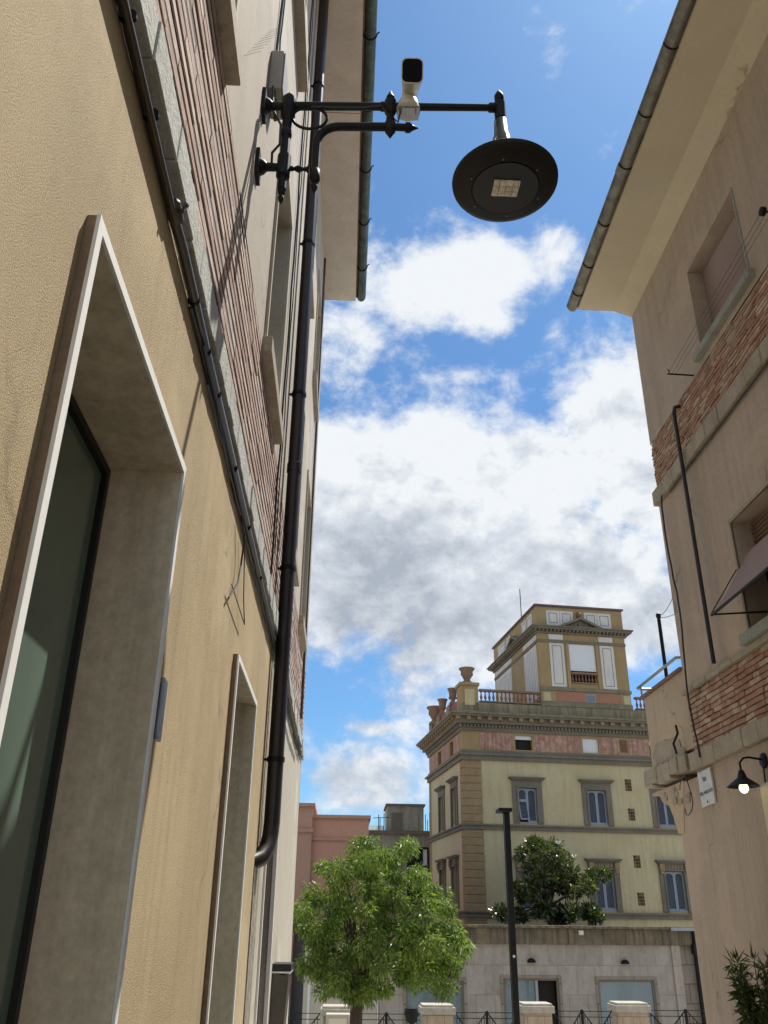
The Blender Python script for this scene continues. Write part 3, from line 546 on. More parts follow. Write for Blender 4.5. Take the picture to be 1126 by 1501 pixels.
# ------------------------------------------------------------------ right side: pinkish house
XR = 4.1; YC = 10.13
PR = lambda a, d, z: (XR+d, a, z)
rh = thing('pinkish_brown_house', (7, 5, G0), 'pinkish brown plastered house with rubble brick bands and cream eaves on the right', 'house')
U1 = (6.86, 8.20, 6.20, 7.40, .24); U2 = (6.75, 8.24, 2.72, 3.96, .30); U0 = (2.4, 3.8, 6.20, 7.40, .24)
mb = MB(); wall(mb, PR, -4, YC, G0-.6, 1.66); mb.build('lower_wall', 'pinkwall', rh)
mb = MB(); wall(mb, PR, -4, YC, 2.60, 5.08, [U2]); mb.build('middle_wall', 'pinkwall', rh)
mb = MB(); wall(mb, PR, -4, YC, 6.02, 8.60, [U0, U1]); mb.build('upper_wall', 'pinkwall', rh)
mb = MB(); mb.box(XR+.5, XR+7, -4, YC-.02, G0-.6, 8.6); mb.box(XR+.02, XR+.5, YC-.04, YC-.005, G0-.6, 8.34); mb.build('inner_wall', 'pinkwall', rh)
def bandr(z0, z1, x, name, n=40, y1=YC+.015, pj=.006):
    mb = MB(); seg = np.linspace(-4, y1, n)
    for a, b in zip(seg, seg[1:]): mb.box(XR+.03, x+random.uniform(-pj, pj), a, b, z0+random.uniform(-pj, pj), z1+random.uniform(-pj, pj))
    mb.build(name, 'band_r', rh, bevel=.01)
bandr(5.08, 5.29, XR-.07, 'upper_band'); bandr(1.66, 1.86, XR-.07, 'lower_band'); bandr(2.535, 2.60, XR-.05, 'brick_ledge', pj=.010)
def rubble(z0, z1, rows):
    mb = MB(); wall(mb, lambda a, d, z: (XR+.03+d, a, z), -4, YC, z0, z1); mb.build('mortar_backing', 'mortar_r', rh)
    mb = MB(); h = (z1-z0)/rows
    for r in range(rows):
        y = 2.5-random.uniform(0, .3)
        while y < YC:
            l = random.choice((.09, .12, .20, .24, .22, .14, .26)); a, b = y, min(y+l, YC)
            if b-a > .03:
                tl = random.uniform(-.006, .006); zb = z0+r*h+.003+random.uniform(0, .006); zt = z0+(r+1)*h-.004-random.uniform(0, .007); x = XR+random.uniform(-.004, .008)
                a += .003; b -= .003
                P_ = [(x+random.uniform(-.004, .004), a, zb+tl), (x+random.uniform(-.004, .004), b, zb-tl), (x+random.uniform(-.004, .004), b, zt-tl), (x+random.uniform(-.004, .004), a, zt+tl)]
                mb.prism(P_, (.05, 0, 0))
            y += l
    mb.build('rubble_brickwork', 'brick_r', rh, bevel=.003)
rubble(5.29, 6.02, 15); rubble(1.86, 2.535, 11)
# eaves
mb = MB(); y0, y1 = -4, YC+.02
mb.prism([(3.30, y0, 8.35), (3.30, y0, 8.45), (3.86, y0, 8.45), (3.86, y0, 8.37), (3.84, y0, 8.35)], (0, y1-y0, 0))
mb.build('soffit', 'soffit_r', rh)
mb = MB(); mb.prism([(3.84, y0, 8.352), (3.84, y0, 8.46), (4.12, y0, 8.46), (4.12, y0, 8.24)], (0, y1-y0, 0)); mb.build('cove', 'soffit_r', rh)
mb = MB(); mb.prism([(3.26, y0, 8.46), (3.26, y0, 8.53), (8, y0, 10.0), (8, y0, 8.46)], (0, y1-y0+.03, 0)); mb.build('roof', 'tile', rh)
n = 12; g_ = MB(); cx, cz, rr = 3.235, 8.46, .078; pr = [(cx+rr*math.cos(math.pi+math.pi*k/n), cz+rr*1.25*math.sin(math.pi+math.pi*k/n)) for k in range(n+1)]
for i in range(n): g_.quad((pr[i][0], y0, pr[i][1]), (pr[i+1][0], y0, pr[i+1][1]), (pr[i+1][0], y1+.06, pr[i+1][1]), (pr[i][0], y1+.06, pr[i][1]))
g_.add([(x, y1+.06, z) for x, z in pr], [tuple(range(n+1))]); g_.box(3.150, 3.158, y0, y1+.06, 8.44, 8.475); gt = g_.build('gutter', 'zinc', rh)
b = MB()
for y in (5.9, 6.75, 7.5, 8.45, 9.25, 9.85, 4.9, 3.8): b.tube([(cx+(x-cx)*1.06, y, cz+(z-cz)*1.06) for x, z in pr], .009, 6)
b.build('gutter_clip', 'dark', gt)
b = MB(); b.lathe((cx, 7.62, cz), [(rr*1.12, -.10), (rr*1.2, -.09), (rr*1.2, .02), (rr*1.1, .03)], 20, 'y'); b.build('gutter_joint', 'zinc', gt, smooth=True)
# upper window with mauve roller shutter
def roller(parent, U, zt, zb, d, nsl, mat='shutter_roll'):
    a0, a1, z0, z1, dp = U; w = MB(); ring(w, PR, a0, a1, z0, z1, .03, dp-.02, dp+.04); win = w.build('window', 'sill', parent)
    s_ = MB(); h = (zt-zb)/nsl
    for i in range(nsl): s_.prism([(XR+d, a0+.02, zb+i*h), (XR+d-.022, a0+.02, zb+(i+.35)*h), (XR+d, a0+.02, zb+(i+1)*h-.016), (XR+d+.012, a0+.02, zb+(i+1)*h-.016), (XR+d+.012, a0+.02, zb+i*h)], (0, a1-a0-.04, 0))
    s_.build('roller_shutter', mat, win); return win
w = roller(rh, U1, 7.40, 6.20, .20, 20)
MB().box(XR-.08, XR+.24, U1[0]-.10, U1[1]+.10, 6.10, 6.198).build('sill', 'sill', w, bevel=.012)
r_ = MB(); ring(r_, PR, U1[0]-.025, U1[1]+.0, 6.2, 7.42, .025, -.012, .02, 'l'); r_.build('trim', 'sill', w)
roller(rh, U0, 7.40, 6.20, .20, 26)
w = roller(rh, U2, 3.96, 3.45, .22, 11, 'p_urn')
MB().box(XR-.10, XR+.30, U2[0]-.1, U2[1]+.08, 2.605, 2.718).build('sill', 'sill', w, bevel=.012)
pane(MB(), PR, U2[0], U2[1], 2.72, 3.5, .28).build('pane', 'dark', w)
r_ = MB(); ring(r_, PR, U2[0]-.04, U2[1]+.04, 2.72, 4.0, .04, -.014, .01, 'lrt'); r_.build('trim', 'band_r', w)
# awning of the lower window
aw = thing('window_awning', (XR, 7.5, 2.9), 'mauve canvas awning tilted out from the lower window on the right house', 'awning')
ya, yb = 6.6, 8.27
top = (XR+.10, 3.60); bot = (3.76, 2.935); c_ = MB(); NS = 10
for i in range(NS):
    t0, t1 = i/NS, (i+1)/NS; f = lambda t: (top[0]+(bot[0]-top[0])*t, top[1]+(bot[1]-top[1])*t-.03*math.sin(math.pi*t))
    (xa, za), (xb, zb) = f(t0), f(t1); c_.prism([(xa, ya, za), (xb, ya, zb), (xb, ya, zb-.004), (xa, ya, za-.004)], (0, yb-ya, 0))
c_.build('canvas', 'awning', aw)
MB().tube([(bot[0], ya-.03, bot[1]), (bot[0], yb+.05, bot[1])], .016, 8).build('front_bar', 'iron', aw)
MB().tube([(bot[0], yb+.03, bot[1]), (XR+.2, yb-.06, 2.95)], .010, 8).build('arm', 'iron', aw)
MB().tube([(bot[0], ya, bot[1]), (XR+.2, ya+.1, 2.95)], .010, 8).build('arm', 'iron', aw)
MB().tube([(bot[0]-.01, yb+.03, bot[1]+.01), (top[0], yb, top[1])], .006, 6).build('edge_cord', 'iron', aw)
# pipes and cables on the right wall
cable('wall_pipe', 'thin dark vertical pipe crossing the upper brick band on the right house', 'pipe', [(XR-.02, 8.97, 5.92), (XR-.09, 8.97, 5.90), (XR-.11, 8.97, 5.82), (XR-.11, 8.97, 2.61)], .024, 'pipe', n=10)
cable('wall_cable', 'thin black cable dropping from the upper band to the lower band at the house corner', 'cable', [(XR-.085+random.uniform(-.006, .006), 9.80+.05*math.sin(i*.5), 5.08-(5.08-1.75)*i/20) for i in range(21)], .011)
cable('wall_cable', 'black cable running along under the upper stone band of the right house', 'cable', [(XR-.03, 3+i*.35, 5.06+random.uniform(-.008, .004)) for i in range(20)], .010)
cr_ = thing('clothes_line', (3.8, 8.5, 6.0), 'clothes line of thin wires on iron rods beside the upper right window', 'clothes line')
MB().tube([(XR+.02, 8.5, 6.06), (3.78, 8.5, 6.07)], .010, 8).tube([(3.79, 8.46, 6.07), (3.79, 8.49, 6.13)], .008, 6).build('rod', 'iron', cr_)
n_ = atX(1118, 310, 3.80)
MB().tube([(XR+.02, n_.y, n_.z), (3.78, n_.y, n_.z)], .010, 8).lathe((3.80, n_.y, n_.z), [(.02, -.03), (.045, -.02), (.045, .02), (.02, .03)], 10, 'x').build('rod', 'iron', cr_)
m = MB()
for k in range(3): m.tube([(3.79+k*.05, 8.5, 6.08), (3.79+k*.05, n_.y, n_.z)], .0022, 4)
m.build('wire', 'conduit', cr_)
# sign
sg = thing('street_sign', (XR, 9.85, 1.3), 'white marble street name plate fixed below the lower stone band on the right', 'street sign')
sy0, sy1, sz0, sz1 = 9.68, 10.06, 1.24, 1.62
tilt = lambda x, a, z: (x, a, z+(10.06-a)*.03)
MB(tilt).box(XR-.030, XR-.004, sy0, sy1, sz0, sz1).build('plate', 'sign', sg, bevel=.004)
def text(body, size, yc, zc, x, parent, mat, name='lettering'):
    cu = bpy.data.curves.new(name, 'FONT'); cu.body = body; cu.size = size; cu.align_x = 'CENTER'; cu.align_y = 'CENTER'; cu.extrude = .0015
    to = bpy.data.objects.new(name, cu); COL.objects.link(to); bpy.context.view_layer.update()
    me = bpy.data.meshes.new_from_object(to.evaluated_get(bpy.context.evaluated_depsgraph_get())); bpy.data.objects.remove(to)
    w = max(v.co.x for v in me.vertices)-min(v.co.x for v in me.vertices); me.name = name
    for v in me.vertices: a, b, c = v.co; v.co = Vector((x-c, yc-a, zc+b+a*.03+EYE))-org(parent)
    me.materials.clear(); me.materials.append(M[mat]); o = bpy.data.objects.new(name, me); COL.objects.link(o); o.parent = parent; return o
text('VIA', .075, 9.87, 1.525, XR-.0325, sg, 'ink'); text('DEL MERCATO', .055, 9.87, 1.385, XR-.0325, sg, 'ink')
MB().lathe((XR-.030, 9.87, 1.285), [(.012, 0), (.010, -.006), (.002, -.008)], 8, 'x').build('screw', 'iron', sg)
# gooseneck wall lamp
wx, wy, wz = XR, 8.33, 1.42
wl = thing('wall_lamp', (XR-.2, 8.5, 1.3), 'black gooseneck wall lamp with a lit round bulb on the right wall', 'wall lamp')
Lp = atY(1091, 1148, 8.55); lx, ly, lz = XR-.24, 8.62, 0
lp = atX(1089, 1146, lx); ly, lz = lp.y, lp.z; by_ = ly-.02
MB().lathe((XR, by_, lz+.20), [(.075, 0), (.075, -.012), (.06, -.025), (.015, -.03)], 20, 'x').build('back_plate', 'iron', wl, smooth=True)
MB().tube([(XR-.02, by_, lz+.21), (XR-.15, by_, lz+.23), (lx+.03, by_, lz+.22), (lx, ly, lz+.18), (lx, ly, lz+.08)], .011, 10).tube([(XR-.02, by_, lz+.14), (XR-.03, by_, lz-.03)], .008, 8).build('neck', 'iron', wl, smooth=True)
MB().lathe((lx, ly, lz), [(.155, -.045), (.15, -.04), (.10, .0), (.045, .04), (.03, .09), (.02, .11), (.018, .10), (.026, .08), (.035, .03), (.10, -.012), (.15, -.046)], 28, cap=False).build('shade', 'iron', wl, smooth=True)
MB().lathe((lx, ly, lz-.06), [(.002, -.048), (.025, -.04), (.042, -.015), (.045, .005), (.035, .035), (.018, .055), (.015, .08)], 18).build('bulb', 'bulb', wl, smooth=True)
nb = atX(1120, 1150, XR); tag(MB().box(XR-.05, XR-.002, nb.y-.7, nb.y, nb.z-.75, nb.z).build('notice_frame', 'soffit_r', None, bevel=.006), 'cream framed notice board on the wall right of the lit lamp', 'notice board')

# ------------------------------------------------------------------ terrace house beyond the corner
th = thing('terrace_house', (6, 11, G0), 'tan plastered terrace house with crumbling stone ledge, past the corner of the right house', 'house')
YT = 11.62
mb = MB(); mb.box(XR+.01, XR+6, YC+.005, YT, 1.93, 2.86); mb.build('parapet_wall', 'tanwall', th)
mb = MB(); mb.box(XR-.03, XR+6, YC+.02, YT+.06, 2.865, 2.90); mb.build('coping', 'p_urn', th)
mb = MB(); ys = np.linspace(YC+.16, YT+.16, 7)
for a, b in zip(ys, ys[1:]): mb.box(XR-.07+random.uniform(-.01, .01), XR+.5, a, b+.004, 1.68+random.uniform(-.02, .03), 1.885+random.uniform(-.01, .015), .008)
mb.build('stone_ledge', 'band_r', th, bevel=.015)
mb = MB(); mb.box(XR+.012, XR+6, YC+.01, 10.9, G0-1.5, 1.60); mb.build('lower_wall', 'pinkwall', th)
poly = [(957, 1135), (957, 1148), (958, 1167), (969, 1167), (973, 1176), (983, 1182), (990, 1200), (996, 1222), (1005, 1222), (1002, 1130)]
pz = [atX(x, y, XR+.02) for x, y in poly]; pz = [(XR+.0, p.y, min(p.z, 1.62)) for p in pz]
mb = MB(); mb.prism(pz, (.5, 0, 0)); mb.build('broken_corbel', 'tanwall', th, bevel=.01)
mb = MB()
for k in range(9):
    t = random.random(); y = 10.35+t*1.2; z = 1.57-random.random()*.25*(1-t*.3); s = random.uniform(.03, .09)
    mb.box(XR-.015, XR+.06, y-s, y+s, z-s*.5, z+s*.5, .012)
mb.build('crumbling_stone', 'band_r', th, bevel=.01)
mb = MB(); n_ = 26; pts = []
for k in range(n_):
    a = 2*math.pi*k/n_; rr2 = 1+random.uniform(-.16, .16); pts.append((XR-.004, 10.98+.55*rr2*math.cos(a), 2.02+.16*rr2*math.sin(a)+.05*math.cos(a)))
mb.prism(pts, (.02, 0, 0)); mb.build('bare_patch', 'band_r', th)
rl = thing('terrace_railing', (XR, 11, 2.9), 'grey tubular handrail along the edge of the roof terrace', 'railing')
MB().tube([(XR+.02, YC+.02, 3.02), (XR-.03, YC+.07, 3.03), (XR-.03, YT+.1, 3.03), (XR+.02, YT+.16, 3.03), (XR+3, YT+.16, 3.03)], .020, 10).build('rail', 'steel', rl, smooth=True)
MB().tube([(XR-.01, YT+.02, 3.03), (XR-.01, YT+.02, 2.88)], .013, 8).build('post', 'steel', rl)
tp = thing('cable_pole', (XR+.1, 10.85, 2.88), 'slim black pole standing on the roof terrace with a wire to the house', 'pole')
p0 = atX(971, 1008, XR+.08); p1 = atX(959, 899, XR+.08)
MB().tube([(XR+.08, 10.88, 2.87), (XR+.08, 10.88, 3.80)], .024, 10).lathe((XR+.08, 10.88, 3.78), [(.025, 0), (.034, .01), (.034, .05), (.01, .07)], 10).build('shaft', 'iron', tp)
MB().tube(sag((XR+.08, 10.88, 3.80), (XR+.05, YC, 3.88), 10, .06, 0), .004, 5).tube(sag((XR+.08, 10.88, 3.78), (XR+.05, YC, 3.60), 10, .02, 0), .004, 5).build('wire', 'cable', tp)
m = MB(); m.tube([(XR-.10, 10.42, 1.90), (XR-.13, 10.40, 2.02), (XR-.10, 10.30, 2.12), (XR-.14, 10.22, 2.2)], .014, 6); tag(m.build('iron_hook', 'iron'), 'rusty iron hook sticking up from the crumbling stone ledge', 'hook')
cable('cable_loop', 'tangled loop of old cable hanging under the crumbling ledge', 'cable', [(XR-.06, 10.40+.16*math.cos(t)+.03*math.sin(3*t), 1.42+.22*math.sin(t)) for t in np.linspace(.4, 5.6, 20)], .006)

# ------------------------------------------------------------------ palace with belvedere
TH = R(6.5); CU = Vector((math.cos(TH), math.sin(TH), 0)); CV = Vector((-math.sin(TH), math.cos(TH), 0))
_c = ray(681, 1200); C0 = _c*(45/_c.y); C0.z = 0
PX = lambda u, v, z: tuple(C0+CU*u+CV*v+Vector((0, 0, z)))
PFR = lambda a, d, z: PX(a, d, z)                # front plane, depth inward
PSD = lambda a, d, z: PX(d, a, z)                # side plane (u=0), depth inward, a runs back
def pf(x, y, off=0):
    r = ray(x, y); b = C0+CV*off; p = r*(b.dot(CV)/r.dot(CV))-C0; return p.dot(CU), p.z
def ps(x, y, off=0):
    r = ray(x, y); b = C0+CU*off; p = r*(b.dot(CU)/r.dot(CU))-C0; return p.dot(CV), p.z
pal = thing('palace', (C0.x+6, 49, G1), 'ochre palazzo with grey stone window surrounds, dentilled cornice and a belvedere tower', 'building')
UR, VB = 16.0, 8.3
FW_ = [(2.84, 3.76), (6.53, 7.42), (10.28, 11.2), (14.0, 14.9)]
win = lambda c, w, z0, z1: (c-w/2, c+w/2, z0, z1, .22)
UPW = [win(c, .98, 4.74, 6.43) for c in (3.32, 7.05, 10.78, 14.5)]
LOW = [win(c, 1.02, .78, 2.62) for c in (3.32, 7.05, 10.78, 14.5)]
FRZ = [(a, b_, 8.32, 9.06, .3) for a, b_ in FW_]
mb = MB(); wall(mb, PFR, 0, UR, -4.9, 7.75, UPW+LOW); mb.build('front_wall', 'p_wall', pal)
SUP = [(1.55, 2.45, 4.74, 6.55, .22), (4.55, 5.45, 4.74, 6.50, .22)]; SLO = [(1.75, 2.65, .85, 2.75, .22), (4.6, 5.5, .85, 2.75, .22)]
mb = MB(); wall(mb, PSD, 0, VB, -4.9, 7.75, SUP+SLO); mb.build('side_wall', 'p_wall', pal)
mb = MB(PX); mb.box(.4, UR, .4, VB, -4.9, 10.0); mb.build('inner_wall', 'dark', pal)
# quoins
mb = MB(PX); z = -4.9; i = 0
while z < 7.7:
    h = .37; zt = min(z+h-.035, 7.72)
    if not (4.3 < z < 4.55 or .35 < z < .62):
        mb.box(-.05, .95+.02*(i % 2), -.05, .1, z, zt)
        mb.box(-.05, .1, .1, .55, z, zt)
    z += h; i += 1
mb.build('quoins', 'p_quoin', pal, bevel=.03)
mb = MB(PX); mb.box(-.02, .93, -.02, .1, -4.9, 7.72); mb.build('quoin_backing', 'p_quoin', pal)
mb = MB(PX); mb.box(-.02, .4, VB-.5, VB+.03, -4.9, 7.72); mb.build('far_quoins', 'p_quoin', pal)
def band(z0, z1, pr, mat, name, par=None, u0=0, v1=VB, u1=UR):
    m = MB(PX); m.box(u0-pr, u1, -pr, .02, z0, z1); m.box(u0-pr, .02+u0, .02, v1+pr, z0, z1); return m.build(name, mat, par or pal)
for (a, b_) in ((4.36, 4.62), (.40, .68)):
    band(a, b_-.08, .10, 'p_stone', 'string_course'); band(b_-.08, b_, .18, 'p_stone', 'string_course')
band(7.72, 7.95, .12, 'p_stone', 'string_course'); band(7.95, 8.05, .24, 'p_stone', 'string_course'); band(8.05, 8.22, .08, 'p_stone', 'string_course')
# frieze
mb = MB(); wall(mb, PFR, 0, UR, 8.22, 9.2, FRZ); wall(mb, PSD, 0, VB, 8.22, 9.2, [(2.0, 2.8, 8.32, 9.06, .3), (5.0, 5.8, 8.32, 9.06, .3)]); fz = mb.build('frieze', 'p_ochre', pal)
for a, b_ in ((.95, 2.74), (3.86, 6.43), (7.52, 8.58), (9.08, 10.18), (11.3, 13.9)): MB(PX).box(a, b_, -.015, .01, 8.27, 9.15).build('fresco_panel', 'p_pink', fz)
for a, b_ in ((.7, 1.9), (2.9, 4.9), (5.9, 8.0)): MB(PX).box(-.015, .01, a, b_, 8.27, 9.15).build('fresco_panel', 'p_pink', fz)
for i, (a, b_) in enumerate(FW_):
    k = .74 if i in (0, 2) else 0
    m = MB(PX); m.box(a, b_, .10, .13, 8.32+k*.74, 9.06); w_ = m.build('frieze_blind', 'p_blind', fz)
    m = MB(PX); m.box(a, b_, .25, .28, 8.32, 9.06); m.build('frieze_pane', 'dark', fz)
m = MB(PX); m.box(8.62, 9.02, -.02, .0, 8.42, 9.05); m.build('frieze_vent', 'p_vent', fz)
m = MB(PX)
for a in (2.0, 5.0): m.box(.2, .23, a, a+.8, 8.32, 9.06)
m.build('frieze_pane', 'pipe', fz)
# cornice
co = band(9.2, 9.34, .10, 'p_stone', 'cornice')
m = MB(PX)
u = -.16
while u < 13: m.box(u, u+.10, -.22, .0, 9.36, 9.52); u += .19
v = .0
while v < VB: m.box(-.22, .0, v, v+.10, 9.36, 9.52); v += .19
m.build('dentils', 'p_stone', co)
band(9.34, 9.54, .13, 'p_stone', 'cornice_bed', co); band(9.54, 9.66, .34, 'p_stone', 'cornice_bed', co)
m = MB(PX); u = -.4
while u < 13: m.box(u, u+.20, -.54, -.3, 9.70, 9.858); u += .56
v = -.1
while v < VB+.3: m.box(-.54, -.3, v, v+.20, 9.70, 9.858); v += .56
m.build('modillions', 'p_quoin', co)
m = MB(PX); m.box(-.36, UR, -.36, .02, 9.66, 9.86); m.box(-.36, .02, .02, VB+.36, 9.66, 9.86); m.build('cornice_bed', 'p_stone', co)
m = MB(PX); m.box(-.62, UR, -.62, 1.2, 9.86, 9.97); m.box(-.62, 1.2, 1.2, VB+.5, 9.86, 9.97); m.build('corona', 'p_stone', co)
m = MB(PX); m.box(-.70, UR, -.70, 1.2, 9.97, 10.06); m.box(-.70, 1.2, 1.2, VB+.6, 9.97, 10.06); m.build('corona', 'p_coping', co)
m = MB(PX); m.box(1.2, UR, 1.2, VB, 9.9, 10.0); m.build('terrace_floor', 'p_coping', pal)
# windows
def shutters(P, W, parent, ajar=False):
    a0, a1, z0, z1, d = W; mid = (a0+a1)/2
    for k, (l, r) in enumerate(((a0+.02, mid-.005), (mid+.005, a1-.02))):
        m = MB(); zb = z0+.03; zt = z1-.03
        low = zb+.0
        if ajar and k == 0: low = z0+1.05
        slab(m, P, l, l+.06, low, zt, .06, .11); slab(m, P, r-.06, r, low, zt, .06, .11); slab(m, P, l+.06, r-.06, zt-.08, zt, .06, .11); slab(m, P, l+.06, r-.06, low, low+.08, .06, .11)
        for s_ in (0, 1): # arched head
            xx = l+.06 if s_ == 0 else r-.06; sg = 1 if s_ == 0 else -1
            m.prism([P(xx, .065, zt-.08), P(xx+sg*.13, .065, zt-.08), P(xx+sg*.05, .065, zt-.11), P(xx, .065, zt-.19)], tuple(Vector(P(0, .03, 0))-Vector(P(0, 0, 0))))
        sh = m.build('shutter', 'p_shutf', parent)
        m = MB(); z = low+.09
        while z < zt-.09:
            m.add([P(l+.06, .10, z+.045), P(r-.06, .10, z+.045), P(r-.06, .07, z), P(l+.06, .07, z), P(l+.06, .11, z+.04), P(r-.06, .11, z+.04), P(r-.06, .08, z-.005), P(l+.06, .08, z-.005)], [(0, 1, 2, 3), (7, 6, 5, 4), (0, 4, 5, 1), (2, 6, 7, 3), (1, 5, 6, 2), (0, 3, 7, 4)]); z += .062
        slab(m, P, l+.06, r-.06, low+.08, zt-.08, .112, .12)
        m.build('louvres', 'p_shut', sh)
        if ajar and k == 0: # lower flap pushed outwards
            m = MB(); n_ = 1.0
            def Q(a, t, e): return P(a, .07-.30*t+e, low-t*.93)
            for (aa, bb, t0, t1) in ((l, l+.05, 0, 1), (r-.05, r, 0, 1), (l+.05, r-.05, .93, 1), (l+.05, r-.05, 0, .05)):
                m.add([Q(aa, t0, 0), Q(bb, t0, 0), Q(bb, t1, 0), Q(aa, t1, 0), Q(aa, t0, .035), Q(bb, t0, .035), Q(bb, t1, .035), Q(aa, t1, .035)], [(0, 1, 2, 3), (7, 6, 5, 4), (0, 4, 5, 1), (2, 6, 7, 3), (1, 5, 6, 2), (0, 3, 7, 4)])
            m.build('flap', 'p_shutf', sh)
            m = MB()
            for q in range(12): t0 = .07+q*.07; m.add([Q(l+.05, t0, .02), Q(r-.05, t0, .02), Q(r-.05, t0+.05, .0), Q(l+.05, t0+.05, .0)], [(0, 1, 2, 3)])
            m.build('flap_louvres', 'p_shut', sh)
def surround(P, W, parent, fancy=False, side=False):
    a0, a1, z0, z1, d = W; m = MB(); fw = .30
    slab(m, P, a0-fw, a0, z0-.05, z1+.34, -.07, .02); slab(m, P, a1, a1+fw, z0-.05, z1+.34, -.07, .02); slab(m, P, a0, a1, z1, z1+.34, -.07, .02)
    slab(m, P, a0-.08, a0, z0-.05, z1+.08, -.11, -.07); slab(m, P, a1, a1+.08, z0-.05, z1+.08, -.11, -.07); slab(m, P, a0, a1, z1, z1+.08, -.11, -.07)
    w_ = m.build('window', 'p_stone', parent)
    m = MB(); slab(m, P, a0-fw-.05, a1+fw+.05, z1+.34, z1+.40, -.14, .02); slab(m, P, a0-fw-.12, a1+fw+.12, z1+.40, z1+.46, -.24, .02); slab(m, P, a0-fw-.16, a1+fw+.16, z1+.46, z1+.50, -.28, .02); m.build('window_hood', 'p_stone', w_)
    if fancy:
        m = MB()
        for e in (a0-fw+.02, a1+.04): slab(m, P, e, e+.24, z1+.02, z1+.33, -.20, -.07); slab(m, P, e+.04, e+.20, z1-.14, z1+.02, -.15, -.07)
        for q in range(6): aa = a0+.06+q*.16; slab(m, P, aa, aa+.09, z1+.12, z1+.26, -.10, -.07)
        m.build('bracket', 'p_quoin' if not side else 'p_stone', w_)
    m = MB(); pane(m, P, a0, a1, z0, z1, d-.03); m.build('pane', 'dark', w_)
    m = MB(); slab(m, P, a0, a1, z0-.01, z0+.03, -.03, .1); m.build('sill', 'p_shutf', w_)
    return w_
for i, W in enumerate(UPW): w_ = surround(PFR, W, pal); shutters(PFR, W, w_, ajar=(i == 0))
for i, W in enumerate(LOW): w_ = surround(PFR, W, pal, True); shutters(PFR, W, w_)
for i, W in enumerate(SUP): w_ = surround(PSD, W, pal, False, True)
for i, W in enumerate(SLO): w_ = surround(PSD, W, pal, True, True)
# terracotta grilles
for (x, y) in ((921, 1151), (926, 1194), (934, 1263), (940, 1318)):
    u, z = pf(x, y); m = MB(PX)
    for i in range(3):
        for k in range(4): m.box(u-.18+i*.12+.008, u-.18+(i+1)*.12-.008, -.015, .02, z-.30+k*.15+.008, z-.30+(k+1)*.15-.008)
    m.build('wall_grille', 'p_vent', pal)
# roof terrace parapet
m = MB(PX); m.box(-.02, 10.7, 0, .5, 10.06, 10.70); m.box(9.7, UR, .02, .5, 10.7, 10.72); m.box(-.02, .48, 1.0, VB, 10.06, 10.2); m.build('parapet_base', 'p_weathered', pal)
pr_ = MB(PX); pr_.box(-.06, 1.0, -.06, 1.0, 10.06, 10.25); pr_.box(.0, .95, .0, .95, 10.25, 11.60); pr_.box(-.08, 1.02, -.08, 1.02, 11.60, 11.76); pier = pr_.build('corner_pier', 'p_ochre', pal, bevel=.02)
MB(PX).box(.2, .75, -.02, .0, 10.55, 11.40).build('pier_panel', 'p_wall', pier)
def balustrade(u0, u1, z0, z1, v, parent, r=.075, sp=.215):
    m = MB(PX); m.box(u0, u1, v-.10, v+.14, z1-.10, z1); bl = m.build('balustrade', 'p_urn', parent)
    m = MB(PX); m.box(u0, u1, v-.10, v+.14, z0, z0+.06); m.build('bottom_rail', 'p_coping', bl)
    n = max(2, int((u1-u0)/sp)); h = z1-z0-.16
    for i in range(n):
        u = u0+(i+.5)*(u1-u0)/n; c = PX(u, v+.02, z0+.06)
        MB().lathe(c, [(r*.8, 0), (r*.8, .05*h), (r*.4, .1*h), (r*.9, .28*h), (r, .38*h), (r*.5, .62*h), (r*.38, .8*h), (r*.8, .92*h), (r*.8, h)], 8).build('baluster', 'p_terra', bl)
balustrade(1.02, 4.40, 10.76, 11.44, .1, pal)
balustrade(9.8, 12.4, 10.76, 11.44, .1, pal)
m = MB(PX)
for a, b_ in ((1.0, 3.2), (3.55, 5.7), (6.05, 7.9)): m.box(.05, .40, a, b_, 10.2, 11.0)
m.build('side_parapet', 'p_terra', pal)
m = MB(PX)
for a in (3.2, 5.7, 7.9): m.box(.0, .45, a, a+.35, 10.2, 11.15)
m.build('side_pier', 'p_ochre', pal)
def urn(u, v, z, k, label):
    c = PX(u, v, z); o = thing('stone_urn', c, label, 'urn', 'urns on the palace parapet')
    MB().lathe(c, [(w_*k, h_*k*(1 if k > .75 else 1.5)) for w_, h_ in ((.42, 0), (.40, .14), (.26, .24), (.20, .32), (.26, .40), (.36, .58), (.40, .80), (.44, .95), (.54, 1.05), (.56, 1.12), (.46, 1.14), (.42, 1.06))], 20).build('body', 'p_urn', o, smooth=True)
    m = MB()
    for q in range(8): a = q*math.pi/4; m.lathe((c[0]+.38*k*math.cos(a), c[1]+.38*k*math.sin(a), c[2]+.72*k), [(.01, -.14*k), (.05*k, -.06*k), (.05*k, .06*k), (.01, .14*k)], 6)
    m.build('relief', 'p_urn', o, smooth=True)
    return o
urn(.48, .48, 11.76, .78, 'large terracotta urn crowning the front corner pier of the palace parapet')
for x, k, l in ((667, .55, 'weathered urn on the side parapet, next behind the large corner urn'), (650.5, .55, 'weathered urn third from the front corner on the side parapet'), (638, .95, 'wide weathered urn at the far end of the side parapet')):
    v = ps(x, 1040)[0]; v = {667: 2.75, 650.5: 5.35, 638: 7.4}[x]; urn(.22, v, 11.15 if k < .9 else 11.0, k, l)
m = MB(PX)
for v in (2.75, 5.35, 7.4): m.box(-.05, .5, v-.28, v+.28, 10.2, 11.14 if v < 7 else 10.99)
m.build('urn_plinth', 'p_urn', pal)
